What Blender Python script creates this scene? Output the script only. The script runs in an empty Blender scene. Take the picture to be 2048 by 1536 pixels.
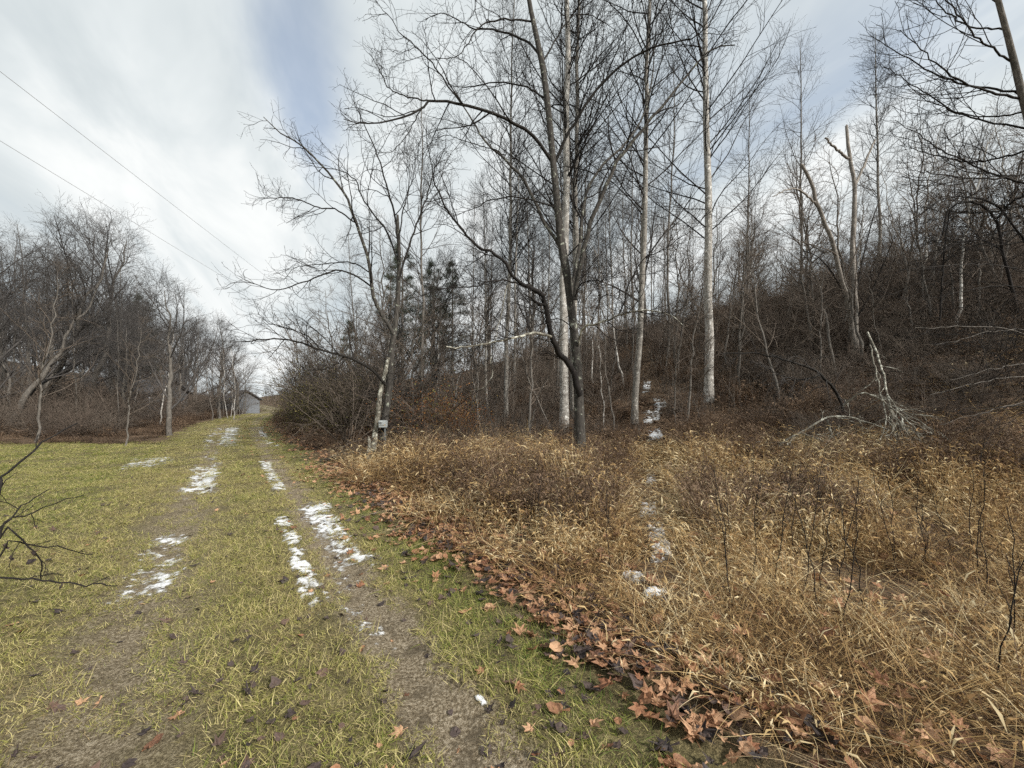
import bpy, math, random
import numpy as np
R = math.radians
SC = bpy.context.scene
COL = SC.collection

# ------------------------------------------------------------------ camera
H = 1.55                       # eye height
F = 796.0                      # focal length in px of a 2048 px wide frame
HZ = 800.0                     # row of the horizon
cd = bpy.data.cameras.new('camera')
cam = bpy.data.objects.new('camera', cd)
COL.objects.link(cam)
cam.location = (0, 0, H)
cam.rotation_euler = (R(90), 0, 0)
cd.sensor_width = 36
cd.lens = F / 2048 * 36
cd.shift_y = (HZ - 768) / 2048
cd.clip_start = 0.05
cd.clip_end = 3000
SC.camera = cam

# ------------------------------------------------------------------ world, sun, exposure
SUN_EL, SUN_AZ = 35.0, 128.0    # azimuth: degrees right of straight ahead
wd = bpy.data.worlds.new('World')
SC.world = wd
wd.use_nodes = True
try:
    wd.cycles.sampling_method = 'MANUAL'
    wd.cycles.sample_map_resolution = 512
except Exception:
    pass


class NT:
    """small helper around a node tree"""
    def __init__(self, nt):
        self.nt = nt
        nt.nodes.clear()

    def n(self, t, **kw):
        nd = self.nt.nodes.new(t)
        for k, v in kw.items():
            setattr(nd, k, v)
        return nd

    def l(self, a, b):
        self.nt.links.new(a, b)

    def put(self, sock, v):
        if v is None:
            return
        if hasattr(v, 'is_output'):
            self.l(v, sock)
        else:
            sock.default_value = v

    def math(self, op, a, b=None, c=None, clamp=False):
        m = self.n('ShaderNodeMath', operation=op)
        m.use_clamp = clamp
        self.put(m.inputs[0], a)
        self.put(m.inputs[1], b)
        self.put(m.inputs[2], c)
        return m.outputs[0]

    def vmath(self, op, a, b=None):
        m = self.n('ShaderNodeVectorMath', operation=op)
        self.put(m.inputs[0], a)
        self.put(m.inputs[1], b)
        return m.outputs['Value'] if op == 'DOT_PRODUCT' else m.outputs['Vector']

    def noise(self, vec, scale, detail=3, rough=0.55, dist=0.0):
        m = self.n('ShaderNodeTexNoise')
        if vec is not None:
            self.l(vec, m.inputs['Vector'])
        m.inputs['Scale'].default_value = scale
        m.inputs['Detail'].default_value = detail
        m.inputs['Roughness'].default_value = rough
        m.inputs['Distortion'].default_value = dist
        return m.outputs['Fac']

    def ss(self, v, a, b):
        m = self.n('ShaderNodeMapRange', interpolation_type='SMOOTHSTEP')
        self.put(m.inputs['Value'], v)
        m.inputs['From Min'].default_value = a
        m.inputs['From Max'].default_value = b
        return m.outputs['Result']

    def ramp(self, fac, stops):
        m = self.n('ShaderNodeValToRGB')
        e = m.color_ramp.elements
        while len(e) < len(stops):
            e.new(0.5)
        for i, (p, c) in enumerate(stops):
            e[i].position = p
            e[i].color = (*c, 1)
        self.put(m.inputs[0], fac)
        return m.outputs['Color']

    def mix(self, fac, a, b, mode='MIX'):
        m = self.n('ShaderNodeMix', data_type='RGBA', blend_type=mode)
        self.put(m.inputs[0], fac)
        self.put(m.inputs[6], (*a, 1) if isinstance(a, tuple) else a)
        self.put(m.inputs[7], (*b, 1) if isinstance(b, tuple) else b)
        return m.outputs[2]


W = NT(wd.node_tree)
sky = W.n('ShaderNodeTexSky', sky_type='NISHITA')
sky.sun_disc = False
sky.sun_elevation = R(SUN_EL)
sky.sun_rotation = R(SUN_AZ)
sky.air_density = 1.0
sky.dust_density = 1.5


def cloud_uv(px_, py_):
    """where a line of sight meets the cloud layer, in streak coordinates"""
    d = np.array([(px_ - 1024) / F, 1.0, (HZ - py_) / F])
    d /= np.linalg.norm(d)
    u, v = d[0] / (d[2] + .16), d[1] / (d[2] + .16)
    return u * .93 + v * .36, v * .93 - u * .36


GAP1, GAP2 = cloud_uv(610, 175), cloud_uv(1740, 130)
tc = W.n('ShaderNodeTexCoord')
dirv = tc.outputs['Generated']
sep = W.n('ShaderNodeSeparateXYZ')
W.l(dirv, sep.inputs[0])
zc = W.math('ADD', W.math('MAXIMUM', sep.outputs['Z'], 0.0), 0.16)
cx = W.math('DIVIDE', sep.outputs['X'], zc)
cy = W.math('DIVIDE', sep.outputs['Y'], zc)
# high thin cloud drawn out into streaks by the wind
across = W.math('ADD', W.math('MULTIPLY', cx, 0.93), W.math('MULTIPLY', cy, 0.36))
along = W.math('SUBTRACT', W.math('MULTIPLY', cy, 0.93), W.math('MULTIPLY', cx, 0.36))


def cvec(sx, sy, z):
    v = W.n('ShaderNodeCombineXYZ')
    W.l(W.math('MULTIPLY', across, sx), v.inputs[0])
    W.l(W.math('MULTIPLY', along, sy), v.inputs[1])
    v.inputs[2].default_value = z
    return v.outputs[0]


n1 = W.noise(cvec(0.9, 0.45, 4.3), 1.0, 3, 0.5, 0.3)
n2 = W.noise(cvec(1.0, 0.36, 1.7), 2.6, 5, 0.58, 0.5)


def gap(ax, al, rx, rl, amt):
    a = W.math('DIVIDE', W.math('SUBTRACT', across, ax), rx)
    b = W.math('DIVIDE', W.math('SUBTRACT', along, al), rl)
    r2 = W.math('ADD', W.math('MULTIPLY', a, a), W.math('MULTIPLY', b, b))
    return W.math('MULTIPLY', W.math('POWER', 2.718, W.math('MULTIPLY', r2, -1.0)), amt)


g = W.math('ADD', gap(GAP1[0], GAP1[1], 0.10, 0.40, 0.36), gap(GAP2[0], GAP2[1], 0.34, 0.5, 0.19))
cover = W.math('SUBTRACT', W.math('ADD', W.math('MULTIPLY', n1, 0.6), W.math('MULTIPLY', n2, 0.4)), g)
cfac = W.ss(cover, 0.10, 0.46)
shade = W.ss(W.math('ADD', W.math('MULTIPLY', n1, 0.45), W.math('MULTIPLY', n2, 0.55)), 0.36, 0.66)
ccol = W.ramp(shade, [(0.0, (0.60, 0.655, 0.675)), (0.5, (0.74, 0.785, 0.795)), (1.0, (0.93, 0.945, 0.935))])
b1 = W.n('ShaderNodeBackground')
W.l(sky.outputs[0], b1.inputs[0])
b1.inputs[1].default_value = 0.105
b2 = W.n('ShaderNodeBackground')
W.l(ccol, b2.inputs[0])
b2.inputs[1].default_value = 0.585
b3 = W.n('ShaderNodeBackground')
b3.inputs[0].default_value = (0.42, 0.53, 0.76, 1)
b3.inputs[1].default_value = 0.55
addb = W.n('ShaderNodeAddShader')
mixb = W.n('ShaderNodeMixShader')
W.l(W.math('ADD', W.math('MULTIPLY', cfac, 0.56), 0.44), mixb.inputs[0])
W.l(b1.outputs[0], mixb.inputs[1])
W.l(b2.outputs[0], mixb.inputs[2])
wo = W.n('ShaderNodeOutputWorld')
W.l(mixb.outputs[0], wo.inputs[0])
W.nt.nodes.remove(b3)
W.nt.nodes.remove(addb)

sl = bpy.data.lights.new('sun', 'SUN')
sl.energy = 3.0
sl.angle = R(5)
sl.color = (1.0, 0.95, 0.88)
sun = bpy.data.objects.new('sun', sl)
COL.objects.link(sun)
el, az = R(SUN_EL), R(SUN_AZ)
from mathutils import Vector
sun.rotation_euler = Vector((math.sin(az) * math.cos(el), math.cos(az) * math.cos(el), math.sin(el))).to_track_quat('Z', 'Y').to_euler()

vs = SC.view_settings
vs.view_transform = 'Standard'
vs.look = 'None'
vs.exposure = 0.9
vs.gamma = 1.0
SC.cycles.max_bounces = 3
SC.cycles.diffuse_bounces = 2
SC.cycles.transmission_bounces = 2
SC.cycles.glossy_bounces = 2
SC.cycles.use_denoising = False
SC.cycles.sample_clamp_indirect = 2.0
SC.cycles.sample_clamp_direct = 4.0
SC.cycles.use_adaptive_sampling = True
SC.cycles.adaptive_threshold = 0.02
SC.render.film_transparent = False

# ------------------------------------------------------------------ terrain
DX, DY = -0.574, 0.819         # direction of the two-track
NX, NY = 0.819, 0.574          # to its right
PX0, PY0 = -1.15, 1.9
RUT_R, RUT_L = 0.71, -0.70


def bend(s):
    t = np.clip(s - 18.0, 0, 45)
    return 0.0028 * t * t


def wofs(x, y):
    return (x - PX0) * NX + (y - PY0) * NY - bend((x - PX0) * DX + (y - PY0) * DY)


def sofs(x, y):
    return (x - PX0) * DX + (y - PY0) * DY


def from_sw(s, w):
    w = w + bend(s)
    return PX0 + s * DX + w * NX, PY0 + s * DY + w * NY


def sstep(v, a, b):
    t = np.clip((v - a) / (b - a), 0, 1)
    return t * t * (3 - 2 * t)


def vnoise(x, y, seed=0):
    xi = np.floor(x)
    yi = np.floor(y)
    fx = x - xi
    fy = y - yi
    fx = fx * fx * (3 - 2 * fx)
    fy = fy * fy * (3 - 2 * fy)

    def h(a, b):
        v = np.sin(a * 127.1 + b * 311.7 + seed * 74.7) * 43758.5453
        return v - np.floor(v)
    a = h(xi, yi)
    b = h(xi + 1, yi)
    c = h(xi, yi + 1)
    d = h(xi + 1, yi + 1)
    return a + (b - a) * fx + (c - a) * fy + (a - b - c + d) * fx * fy


def fbm(x, y, seed=0, o=3):
    v = 0
    a = 0.5
    for i in range(o):
        v = v + a * vnoise(x, y, seed + i * 5)
        x = x * 2.03 + 3.1
        y = y * 2.03 + 1.7
        a *= 0.5
    return v / (1 - 0.5 ** o)


def zg(x, y):
    x = np.asarray(x, float)
    y = np.asarray(y, float)
    w = wofs(x, y)
    hill = 6.4 * sstep(w, 6.0, 30.0) + 0.05 * np.clip(w - 28, 0, 60)
    hill = hill + 1.5 * sstep(w, 13.0, 30.0) * sstep(x, 7.0, 17.0)
    far = 11.0 * sstep(-w, 20.0, 52.0)
    rough = np.clip((w - 6) / 8, 0, 1)
    nz = (fbm(x * 0.28, y * 0.28, 3) - 0.5) * 0.9 * rough + (fbm(x * 0.9, y * 0.9, 9) - 0.5) * 0.07
    rut = -0.05 * (np.exp(-((w - RUT_R) / 0.2) ** 2) + np.exp(-((w - RUT_L) / 0.2) ** 2))
    rut = rut + 0.05 * sstep(w, 1.2, 2.2)
    return hill + far + nz + rut


def zg1(x, y):
    return float(zg(np.array([x]), np.array([y]))[0])


def P(px, py, D):
    return np.array([(px - 1024) / F * D, D, H + (HZ - py) / F * D])


def hit(px, py):
    """where the line of sight through a picture point meets the ground"""
    D = np.linspace(1.2, 90, 4000)
    x = (px - 1024) / F * D
    z = H + (HZ - py) / F * D
    g = zg(x, D)
    i = np.argmax(z < g)
    return float(x[i]), float(D[i])


# ------------------------------------------------------------------ mesh helpers
def make_mesh(name, verts, quads=None, tris=None, smooth=True, attr=None):
    me = bpy.data.meshes.new(name)
    verts = np.asarray(verts, np.float32)
    me.vertices.add(len(verts))
    me.vertices.foreach_set('co', verts.ravel())
    q = np.zeros((0, 4), np.int32) if quads is None or len(quads) == 0 else np.asarray(quads, np.int32)
    t = np.zeros((0, 3), np.int32) if tris is None or len(tris) == 0 else np.asarray(tris, np.int32)
    li = np.concatenate([q.ravel(), t.ravel()])
    me.loops.add(len(li))
    me.loops.foreach_set('vertex_index', li)
    starts = np.concatenate([np.arange(len(q)) * 4, len(q) * 4 + np.arange(len(t)) * 3]).astype(np.int32)
    me.polygons.add(len(starts))
    me.polygons.foreach_set('loop_start', starts)
    me.update(calc_edges=True)
    me.polygons.foreach_set('use_smooth', np.full(len(starts), smooth, bool))
    if attr is not None:
        for k, v in attr.items():
            a = me.attributes.new(k, 'FLOAT', 'POINT')
            a.data.foreach_set('value', np.asarray(v, np.float32))
    return me


def link(name, me, mat=None, parent=None):
    o = bpy.data.objects.new(name, me)
    COL.objects.link(o)
    if mat is not None and len(me.materials) == 0:
        me.materials.append(mat)
    if parent is not None:
        o.parent = parent
    return o


def empty(name, loc=(0, 0, 0), rz=0.0, s=1.0):
    o = bpy.data.objects.new(name, None)
    COL.objects.link(o)
    o.location = loc
    o.rotation_euler = (0, 0, rz)
    o.scale = (s, s, s)
    o.empty_display_size = 0.1
    return o


def tag(o, label=None, cat=None, group=None, kind=None):
    if label:
        o['label'] = label
    if cat:
        o['category'] = cat
    if group:
        o['group'] = group
    if kind:
        o['kind'] = kind
    return o


def norm(v):
    return v / np.maximum(np.linalg.norm(v, axis=-1, keepdims=True), 1e-9)


def tubes(bunches, name, smooth=True):
    """bunches: list of (pts (B,N,3), rad (B,N), sides). One mesh of tapering tubes."""
    V, Q = [], []
    base = 0
    for pts, rad, k in bunches:
        B, N, _ = pts.shape
        if B == 0:
            continue
        t = norm(np.gradient(pts, axis=1))
        m = norm(t.mean(axis=1))
        ref = np.where(np.abs(m[:, 2:3]) < 0.8, np.array([[0, 0, 1.0]]), np.array([[1.0, 0, 0]]))
        u = norm(np.cross(t, ref[:, None, :]))
        v = np.cross(t, u)
        ang = np.arange(k) * 2 * np.pi / k
        c = np.cos(ang)[None, None, :, None]
        s = np.sin(ang)[None, None, :, None]
        ring = pts[:, :, None, :] + rad[:, :, None, None] * (c * u[:, :, None, :] + s * v[:, :, None, :])
        V.append(ring.reshape(-1, 3))
        b = np.arange(B)[:, None, None] * (N * k)
        n = np.arange(N - 1)[None, :, None] * k
        j = np.arange(k)[None, None, :]
        j2 = (j + 1) % k
        q = np.stack([b + n + j, b + n + j2, b + n + k + j2, b + n + k + j], -1).reshape(-1, 4)
        Q.append(q + base)
        base += B * N * k
    return make_mesh(name, np.concatenate(V), np.concatenate(Q), smooth=smooth)


def resample(pts, n):
    """Catmull-Rom through pts, n samples evenly by chord"""
    p = np.asarray(pts, float)
    if len(p) == 2:
        return p[0] + (p[1] - p[0]) * np.linspace(0, 1, n)[:, None]
    q = np.vstack([2 * p[0] - p[1], p, 2 * p[-1] - p[-2]])
    out = []
    for i in range(1, len(q) - 2):
        t = np.linspace(0, 1, 12, endpoint=False)[:, None]
        a, b, c, d = q[i - 1], q[i], q[i + 1], q[i + 2]
        out.append(0.5 * (2 * b + (c - a) * t + (2 * a - 5 * b + 4 * c - d) * t ** 2 + (3 * b - a - 3 * c + d) * t ** 3))
    out.append(p[-1:])
    o = np.vstack(out)
    L = np.concatenate([[0], np.cumsum(np.linalg.norm(np.diff(o, axis=0), axis=1))])
    tt = np.linspace(0, L[-1], n)
    return np.stack([np.interp(tt, L, o[:, i]) for i in range(3)], 1)


def grow(par, rng, k, t0, t1, ang, length, nseg, ratio, rmax, rtip, up=0.0, wig=0.12, lenpow=0.6, bias=None, jit=0.35, flat=0.0):
    """children on every branch of par=(pts (B,N,3), rad (B,N)); length is absolute at the parent's start and
    shrinks toward its tip; ang in degrees (lo, hi)"""
    pts, rad = par
    B, N, _ = pts.shape
    K = B * k
    pi = np.repeat(np.arange(B), k)
    t = t0 + (t1 - t0) * (np.tile(np.arange(k), B) + rng.random(K)) / k
    f = t * (N - 1)
    i0 = np.clip(f.astype(int), 0, N - 2)
    fr = (f - i0)[:, None]
    a, b = pts[pi, i0], pts[pi, i0 + 1]
    p = a + (b - a) * fr
    tg = norm(b - a)
    r = rad[pi, i0] * (1 - fr[:, 0]) + rad[pi, i0 + 1] * fr[:, 0]
    rv = rng.normal(size=(K, 3))
    if flat:
        rv[:, 2] *= (1 - flat)
    if bias is not None:
        rv = rv + np.asarray(bias)
    perp = norm(rv - (rv * tg).sum(1, keepdims=True) * tg)
    an = np.radians(rng.uniform(ang[0], ang[1], K))[:, None]
    d = norm(np.cos(an) * tg + np.sin(an) * perp)
    L = (np.asarray(length)[pi] if np.ndim(length) else length) * np.maximum(1 - t, 0.04) ** lenpow * rng.uniform(1 - jit, 1 + jit, K)
    out = np.zeros((K, nseg + 1, 3))
    out[:, 0] = p
    step = (L / nseg)[:, None]
    curl = rng.normal(size=(K, 3)) * wig * 0.6
    for s in range(nseg):
        d = norm(d + curl + rng.normal(size=(K, 3)) * wig + np.array([0, 0, up]))
        p = p + d * step
        out[:, s + 1] = p
    r0 = np.minimum(np.minimum(r * ratio, rmax), 0.012 * L + 0.0015)
    tt = np.linspace(0, 1, nseg + 1)[None, :]
    rr = r0[:, None] * (1 - tt) + np.minimum(rtip, r0)[:, None] * tt
    return out, rr


# ------------------------------------------------------------------ materials
def new_mat(name):
    m = bpy.data.materials.new(name)
    m.use_nodes = True
    return m, NT(m.node_tree)


def finish(t, col, rough=0.9, bump=None, bstr=0.3, bdist=0.02, transl=0.0, spec=0.25):
    out = t.n('ShaderNodeOutputMaterial')
    p = t.n('ShaderNodeBsdfPrincipled')
    t.put(p.inputs['Base Color'], (*col, 1) if isinstance(col, tuple) else col)
    t.put(p.inputs['Roughness'], rough)
    p.inputs['Specular IOR Level'].default_value = spec
    if bump is not None:
        b = t.n('ShaderNodeBump')
        b.inputs['Strength'].default_value = bstr
        b.inputs['Distance'].default_value = bdist
        t.l(bump, b.inputs['Height'])
        t.l(b.outputs[0], p.inputs['Normal'])
    if transl > 0:
        tr = t.n('ShaderNodeBsdfTranslucent')
        t.put(tr.inputs[0], (*col, 1) if isinstance(col, tuple) else col)
        mx = t.n('ShaderNodeMixShader')
        mx.inputs[0].default_value = transl
        t.l(p.outputs[0], mx.inputs[1])
        t.l(tr.outputs[0], mx.inputs[2])
        t.l(mx.outputs[0], out.inputs[0])
    else:
        t.l(p.outputs[0], out.inputs[0])


def bark(name, dark, light, lichen=None, lamt=0.55, scale=1.0, rings=False):
    m, t = new_mat(name)
    tcn = t.n('ShaderNodeTexCoord')
    co = tcn.outputs['Object']
    mp = t.n('ShaderNodeMapping')
    mp.inputs['Scale'].default_value = (1, 1, 0.22)
    t.l(co, mp.inputs[0])
    f1 = t.noise(mp.outputs[0], 26 * scale, 5, 0.65)
    f2 = t.noise(co, 5 * scale, 4, 0.6)
    col = t.ramp(f1, [(0.32, dark), (0.72, light)])
    col = t.mix(t.ss(f2, 0.42, 0.70), col, tuple(c * 0.45 for c in light))
    f5 = t.noise(mp.outputs[0], 9 * scale, 4, 0.7)
    col = t.mix(t.math('MULTIPLY', t.ss(f5, 0.52, 0.66), 0.5), col, dark)
    if lichen:
        f3 = t.noise(co, 9 * scale, 5, 0.7, 0.4)
        col = t.mix(t.ss(f3, lamt, lamt + 0.12), col, lichen)
    if rings:
        mp2 = t.n('ShaderNodeMapping')
        mp2.inputs['Scale'].default_value = (0.6, 0.6, 7)
        t.l(co, mp2.inputs[0])
        f4 = t.noise(mp2.outputs[0], 3, 4, 0.6)
        col = t.mix(t.ss(f4, 0.56, 0.7), col, dark)
    finish(t, col, 0.92, f1, 0.7, 0.03)
    return m


M = {}
M['bark_main'] = bark('bark_dark_furrowed', (0.018, 0.016, 0.014), (0.110, 0.100, 0.088), (0.36, 0.38, 0.31), 0.56)
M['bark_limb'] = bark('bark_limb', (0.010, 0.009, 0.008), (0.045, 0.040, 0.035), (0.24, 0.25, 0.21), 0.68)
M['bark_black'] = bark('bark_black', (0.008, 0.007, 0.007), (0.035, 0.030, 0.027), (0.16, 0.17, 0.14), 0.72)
M['bark_lichen'] = bark('bark_lichen', (0.10, 0.09, 0.07), (0.30, 0.28, 0.23), (0.58, 0.58, 0.50), 0.50)
M['bark_pale'] = bark('bark_pale', (0.20, 0.185, 0.165), (0.62, 0.59, 0.54), (0.74, 0.73, 0.69), 0.52, 1.0, True)
M['bark_grey'] = bark('bark_grey', (0.06, 0.054, 0.048), (0.25, 0.228, 0.20), (0.42, 0.41, 0.37), 0.62)
M['bark_mid'] = bark('bark_midgrey', (0.11, 0.10, 0.088), (0.40, 0.375, 0.335), (0.58, 0.57, 0.52), 0.55, 1.0, True)
M['bark_dead'] = bark('bark_dead', (0.13, 0.115, 0.10), (0.42, 0.38, 0.335), (0.60, 0.56, 0.50), 0.58)
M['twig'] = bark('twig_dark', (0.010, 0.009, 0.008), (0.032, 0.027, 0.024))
M['twig_grey'] = bark('twig_grey', (0.040, 0.037, 0.036), (0.125, 0.115, 0.108))
M['twig_red'] = bark('twig_redbrown', (0.06, 0.046, 0.037), (0.20, 0.155, 0.122))
M['twig_brush'] = bark('twig_brush', (0.06, 0.049, 0.040), (0.22, 0.178, 0.142))


def track_w(t, pos):
    """distance to the right of the track's centre line"""
    w = t.math('ADD', t.vmath('DOT_PRODUCT', pos, (NX, NY, 0.0)), -(PX0 * NX + PY0 * NY))
    sv = t.math('ADD', t.vmath('DOT_PRODUCT', pos, (DX, DY, 0.0)), -(PX0 * DX + PY0 * DY) - 18.0)
    sv = t.math('MINIMUM', t.math('MAXIMUM', sv, 0.0), 45.0)
    return t.math('SUBTRACT', w, t.math('MULTIPLY', t.math('MULTIPLY', sv, sv), 0.0028))


def ground_mat():
    m, t = new_mat('ground_soil')
    geo = t.n('ShaderNodeNewGeometry')
    pos = geo.outputs['Position']
    w = track_w(t, pos)
    sp = t.n('ShaderNodeSeparateXYZ')
    t.l(pos, sp.inputs[0])
    nb = t.noise(pos, 1.3, 4, 0.6)
    nm = t.noise(pos, 7, 5, 0.65)
    nf = t.noise(pos, 60, 5, 0.7)
    nff = t.noise(pos, 210, 3, 0.7)
    wj = t.math('ADD', w, t.math('MULTIPLY', t.math('SUBTRACT', nm, 0.5), 0.32))
    # lawn thatch
    mixf = t.math('ADD', t.math('ADD', t.math('MULTIPLY', nf, 0.4), t.math('MULTIPLY', nm, 0.25)), t.math('MULTIPLY', nff, 0.35))
    lawn = t.ramp(mixf, [(0.38, (0.026, 0.022, 0.011)), (0.50, (0.105, 0.088, 0.040)), (0.60, (0.28, 0.235, 0.115))])
    # wheel ruts: trodden grey-brown mud and grit
    mud = t.ramp(t.math('ADD', t.math('MULTIPLY', nf, 0.6), t.math('MULTIPLY', nff, 0.4)),
                 [(0.40, (0.060, 0.044, 0.026)), (0.50, (0.185, 0.145, 0.092)), (0.60, (0.42, 0.36, 0.27))])

    def band(c, a, b):
        return t.math('SUBTRACT', 1.0, t.ss(t.math('ABSOLUTE', t.math('SUBTRACT', wj, c)), a, b))
    rut = t.math('MAXIMUM', band(RUT_R, 0.16, 0.30), t.math('MULTIPLY', band(RUT_L, 0.05, 0.60), 0.85))
    rut = t.math('MULTIPLY', rut, t.ss(t.math('ADD', t.math('MULTIPLY', nm, 0.5), t.math('MULTIPLY', nb, 0.5)), 0.22, 0.42))
    mud = t.mix(t.math('MULTIPLY', t.ss(nm, 0.48, 0.66), 0.75), mud, (0.075, 0.058, 0.038))
    col = t.mix(t.math('MULTIPLY', rut, 0.95), lawn, mud)
    # leaf mould under the meadow and the wood
    lit = t.ramp(t.math('ADD', t.math('MULTIPLY', nf, 0.5), t.math('MULTIPLY', nff, 0.5)),
                 [(0.40, (0.018, 0.012, 0.008)), (0.50, (0.085, 0.056, 0.034)), (0.60, (0.24, 0.165, 0.10))])
    right = t.ss(wj, 1.45, 1.9)
    farl = t.math('MULTIPLY', t.ss(t.math('ADD', sp.outputs['Y'], t.math('MULTIPLY', nm, 1.2)), 14.2, 15.0),
                  t.math('SUBTRACT', 1.0, t.ss(wj, -2.6, -1.7)))
    col = t.mix(t.math('MAXIMUM', right, farl), col, lit)
    hgt = t.math('ADD', t.math('MULTIPLY', nf, 0.7), t.math('MULTIPLY', nff, 0.3))
    finish(t, col, 0.95, hgt, 0.8, 0.03)
    return m


def lawn_mat():
    m, t = new_mat('lawn_blade')
    at = t.n('ShaderNodeAttribute', attribute_name='c')
    geo = t.n('ShaderNodeNewGeometry')
    pos = geo.outputs['Position']
    w = track_w(t, pos)
    nb = t.noise(pos, 0.9, 3, 0.6)
    green = t.math('ADD', t.math('MULTIPLY', t.ss(w, 0.85, 1.3), 0.22), t.math('MULTIPLY', t.ss(t.math('MULTIPLY', w, -1.0), 1.2, 2.4), 0.14))
    f = t.math('ADD', t.math('ADD', t.math('MULTIPLY', at.outputs['Fac'], 0.62), t.math('MULTIPLY', nb, 0.75)), t.math('MULTIPLY', green, -1.0))
    col = t.ramp(f, [(0.20, (0.090, 0.140, 0.024)), (0.42, (0.205, 0.225, 0.048)), (0.60, (0.37, 0.34, 0.105)), (0.79, (0.60, 0.52, 0.25)), (0.95, (0.24, 0.18, 0.095))])
    finish(t, col, 0.6, transl=0.3, spec=0.3)
    return m


def straw_mat(name, stops, transl=0.3):
    m, t = new_mat(name)
    at = t.n('ShaderNodeAttribute', attribute_name='c')
    oi = t.n('ShaderNodeObjectInfo')
    geo = t.n('ShaderNodeNewGeometry')
    nb = t.noise(geo.outputs['Position'], 0.7, 3, 0.6)
    f = t.math('ADD', t.math('ADD', t.math('MULTIPLY', at.outputs['Fac'], 0.80), t.math('MULTIPLY', oi.outputs['Random'], 0.30)), t.math('MULTIPLY', t.math('SUBTRACT', nb, 0.5), 1.3))
    f = t.math('ADD', f, 0.03)
    col = t.ramp(f, stops)
    finish(t, col, 0.7, transl=transl, spec=0.2)
    return m


def leaf_mat(name, stops, transl=0.2):
    m, t = new_mat(name)
    oi = t.n('ShaderNodeObjectInfo')
    tcn = t.n('ShaderNodeTexCoord')
    n = t.noise(tcn.outputs['Object'], 9, 4, 0.6)
    n2 = t.noise(tcn.outputs['Object'], 40, 3, 0.6)
    f = t.math('ADD', t.math('MULTIPLY', oi.outputs['Random'], 0.85), t.math('MULTIPLY', t.math('SUBTRACT', n, 0.5), 0.5))
    col = t.ramp(f, stops)
    col = t.mix(t.math('MULTIPLY', t.ss(n2, 0.5, 0.75), 0.35), col, (0.07, 0.035, 0.02))
    finish(t, col, 0.62, n, 0.4, 0.01, transl=transl, spec=0.3)
    return m


M['ground'] = ground_mat()
M['lawn'] = lawn_mat()
M['straw'] = straw_mat('dry_straw', [(0.0, (0.030, 0.018, 0.011)), (0.28, (0.105, 0.060, 0.032)), (0.52, (0.32, 0.195, 0.085)), (0.74, (0.57, 0.405, 0.19)), (1.0, (0.78, 0.66, 0.42))])
M['weed'] = straw_mat('brown_weed', [(0.0, (0.026, 0.018, 0.013)), (0.4, (0.075, 0.050, 0.034)), (0.75, (0.16, 0.105, 0.068)), (1.0, (0.27, 0.19, 0.125))], 0.2)
M['leaf_tan'] = leaf_mat('fallen_leaf_tan', [(0.0, (0.12, 0.06, 0.038)), (0.20, (0.32, 0.165, 0.088)), (0.45, (0.54, 0.335, 0.20)), (0.65, (0.40, 0.215, 0.115)), (0.82, (0.26, 0.12, 0.065)), (1.0, (0.15, 0.075, 0.05))])
M['leaf_dark'] = leaf_mat('fallen_leaf_dark', [(0.0, (0.030, 0.024, 0.024)), (0.6, (0.075, 0.055, 0.048)), (1.0, (0.16, 0.095, 0.065))], 0.05)
M['leaf_mould'] = leaf_mat('leaf_mould', [(0.0, (0.04, 0.022, 0.014)), (0.5, (0.12, 0.068, 0.040)), (0.85, (0.24, 0.15, 0.09)), (1.0, (0.34, 0.25, 0.17))], 0.1)

# ------------------------------------------------------------------ ground sheet
def build_ground():
    n = 340
    u = np.linspace(-1, 1, n)
    b, a = 7.3, 900 / math.sinh(7.3)
    xs = -1.0 + a * np.sinh(b * u)
    ys = 3.5 + a * np.sinh(b * u)
    X, Y = np.meshgrid(xs, ys, indexing='xy')
    Z = zg(X, Y)
    v = np.stack([X, Y, Z], -1).reshape(-1, 3)
    i = np.arange(n - 1)
    A = (i[:, None] * n + i[None, :]).ravel()
    q = np.stack([A, A + 1, A + n + 1, A + n], 1)
    me = make_mesh('ground', v, q)
    o = link('ground', me, M['ground'])
    tag(o, 'open ground of lawn, track and leaf covered hillside', 'ground', kind='structure')


build_ground()

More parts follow.
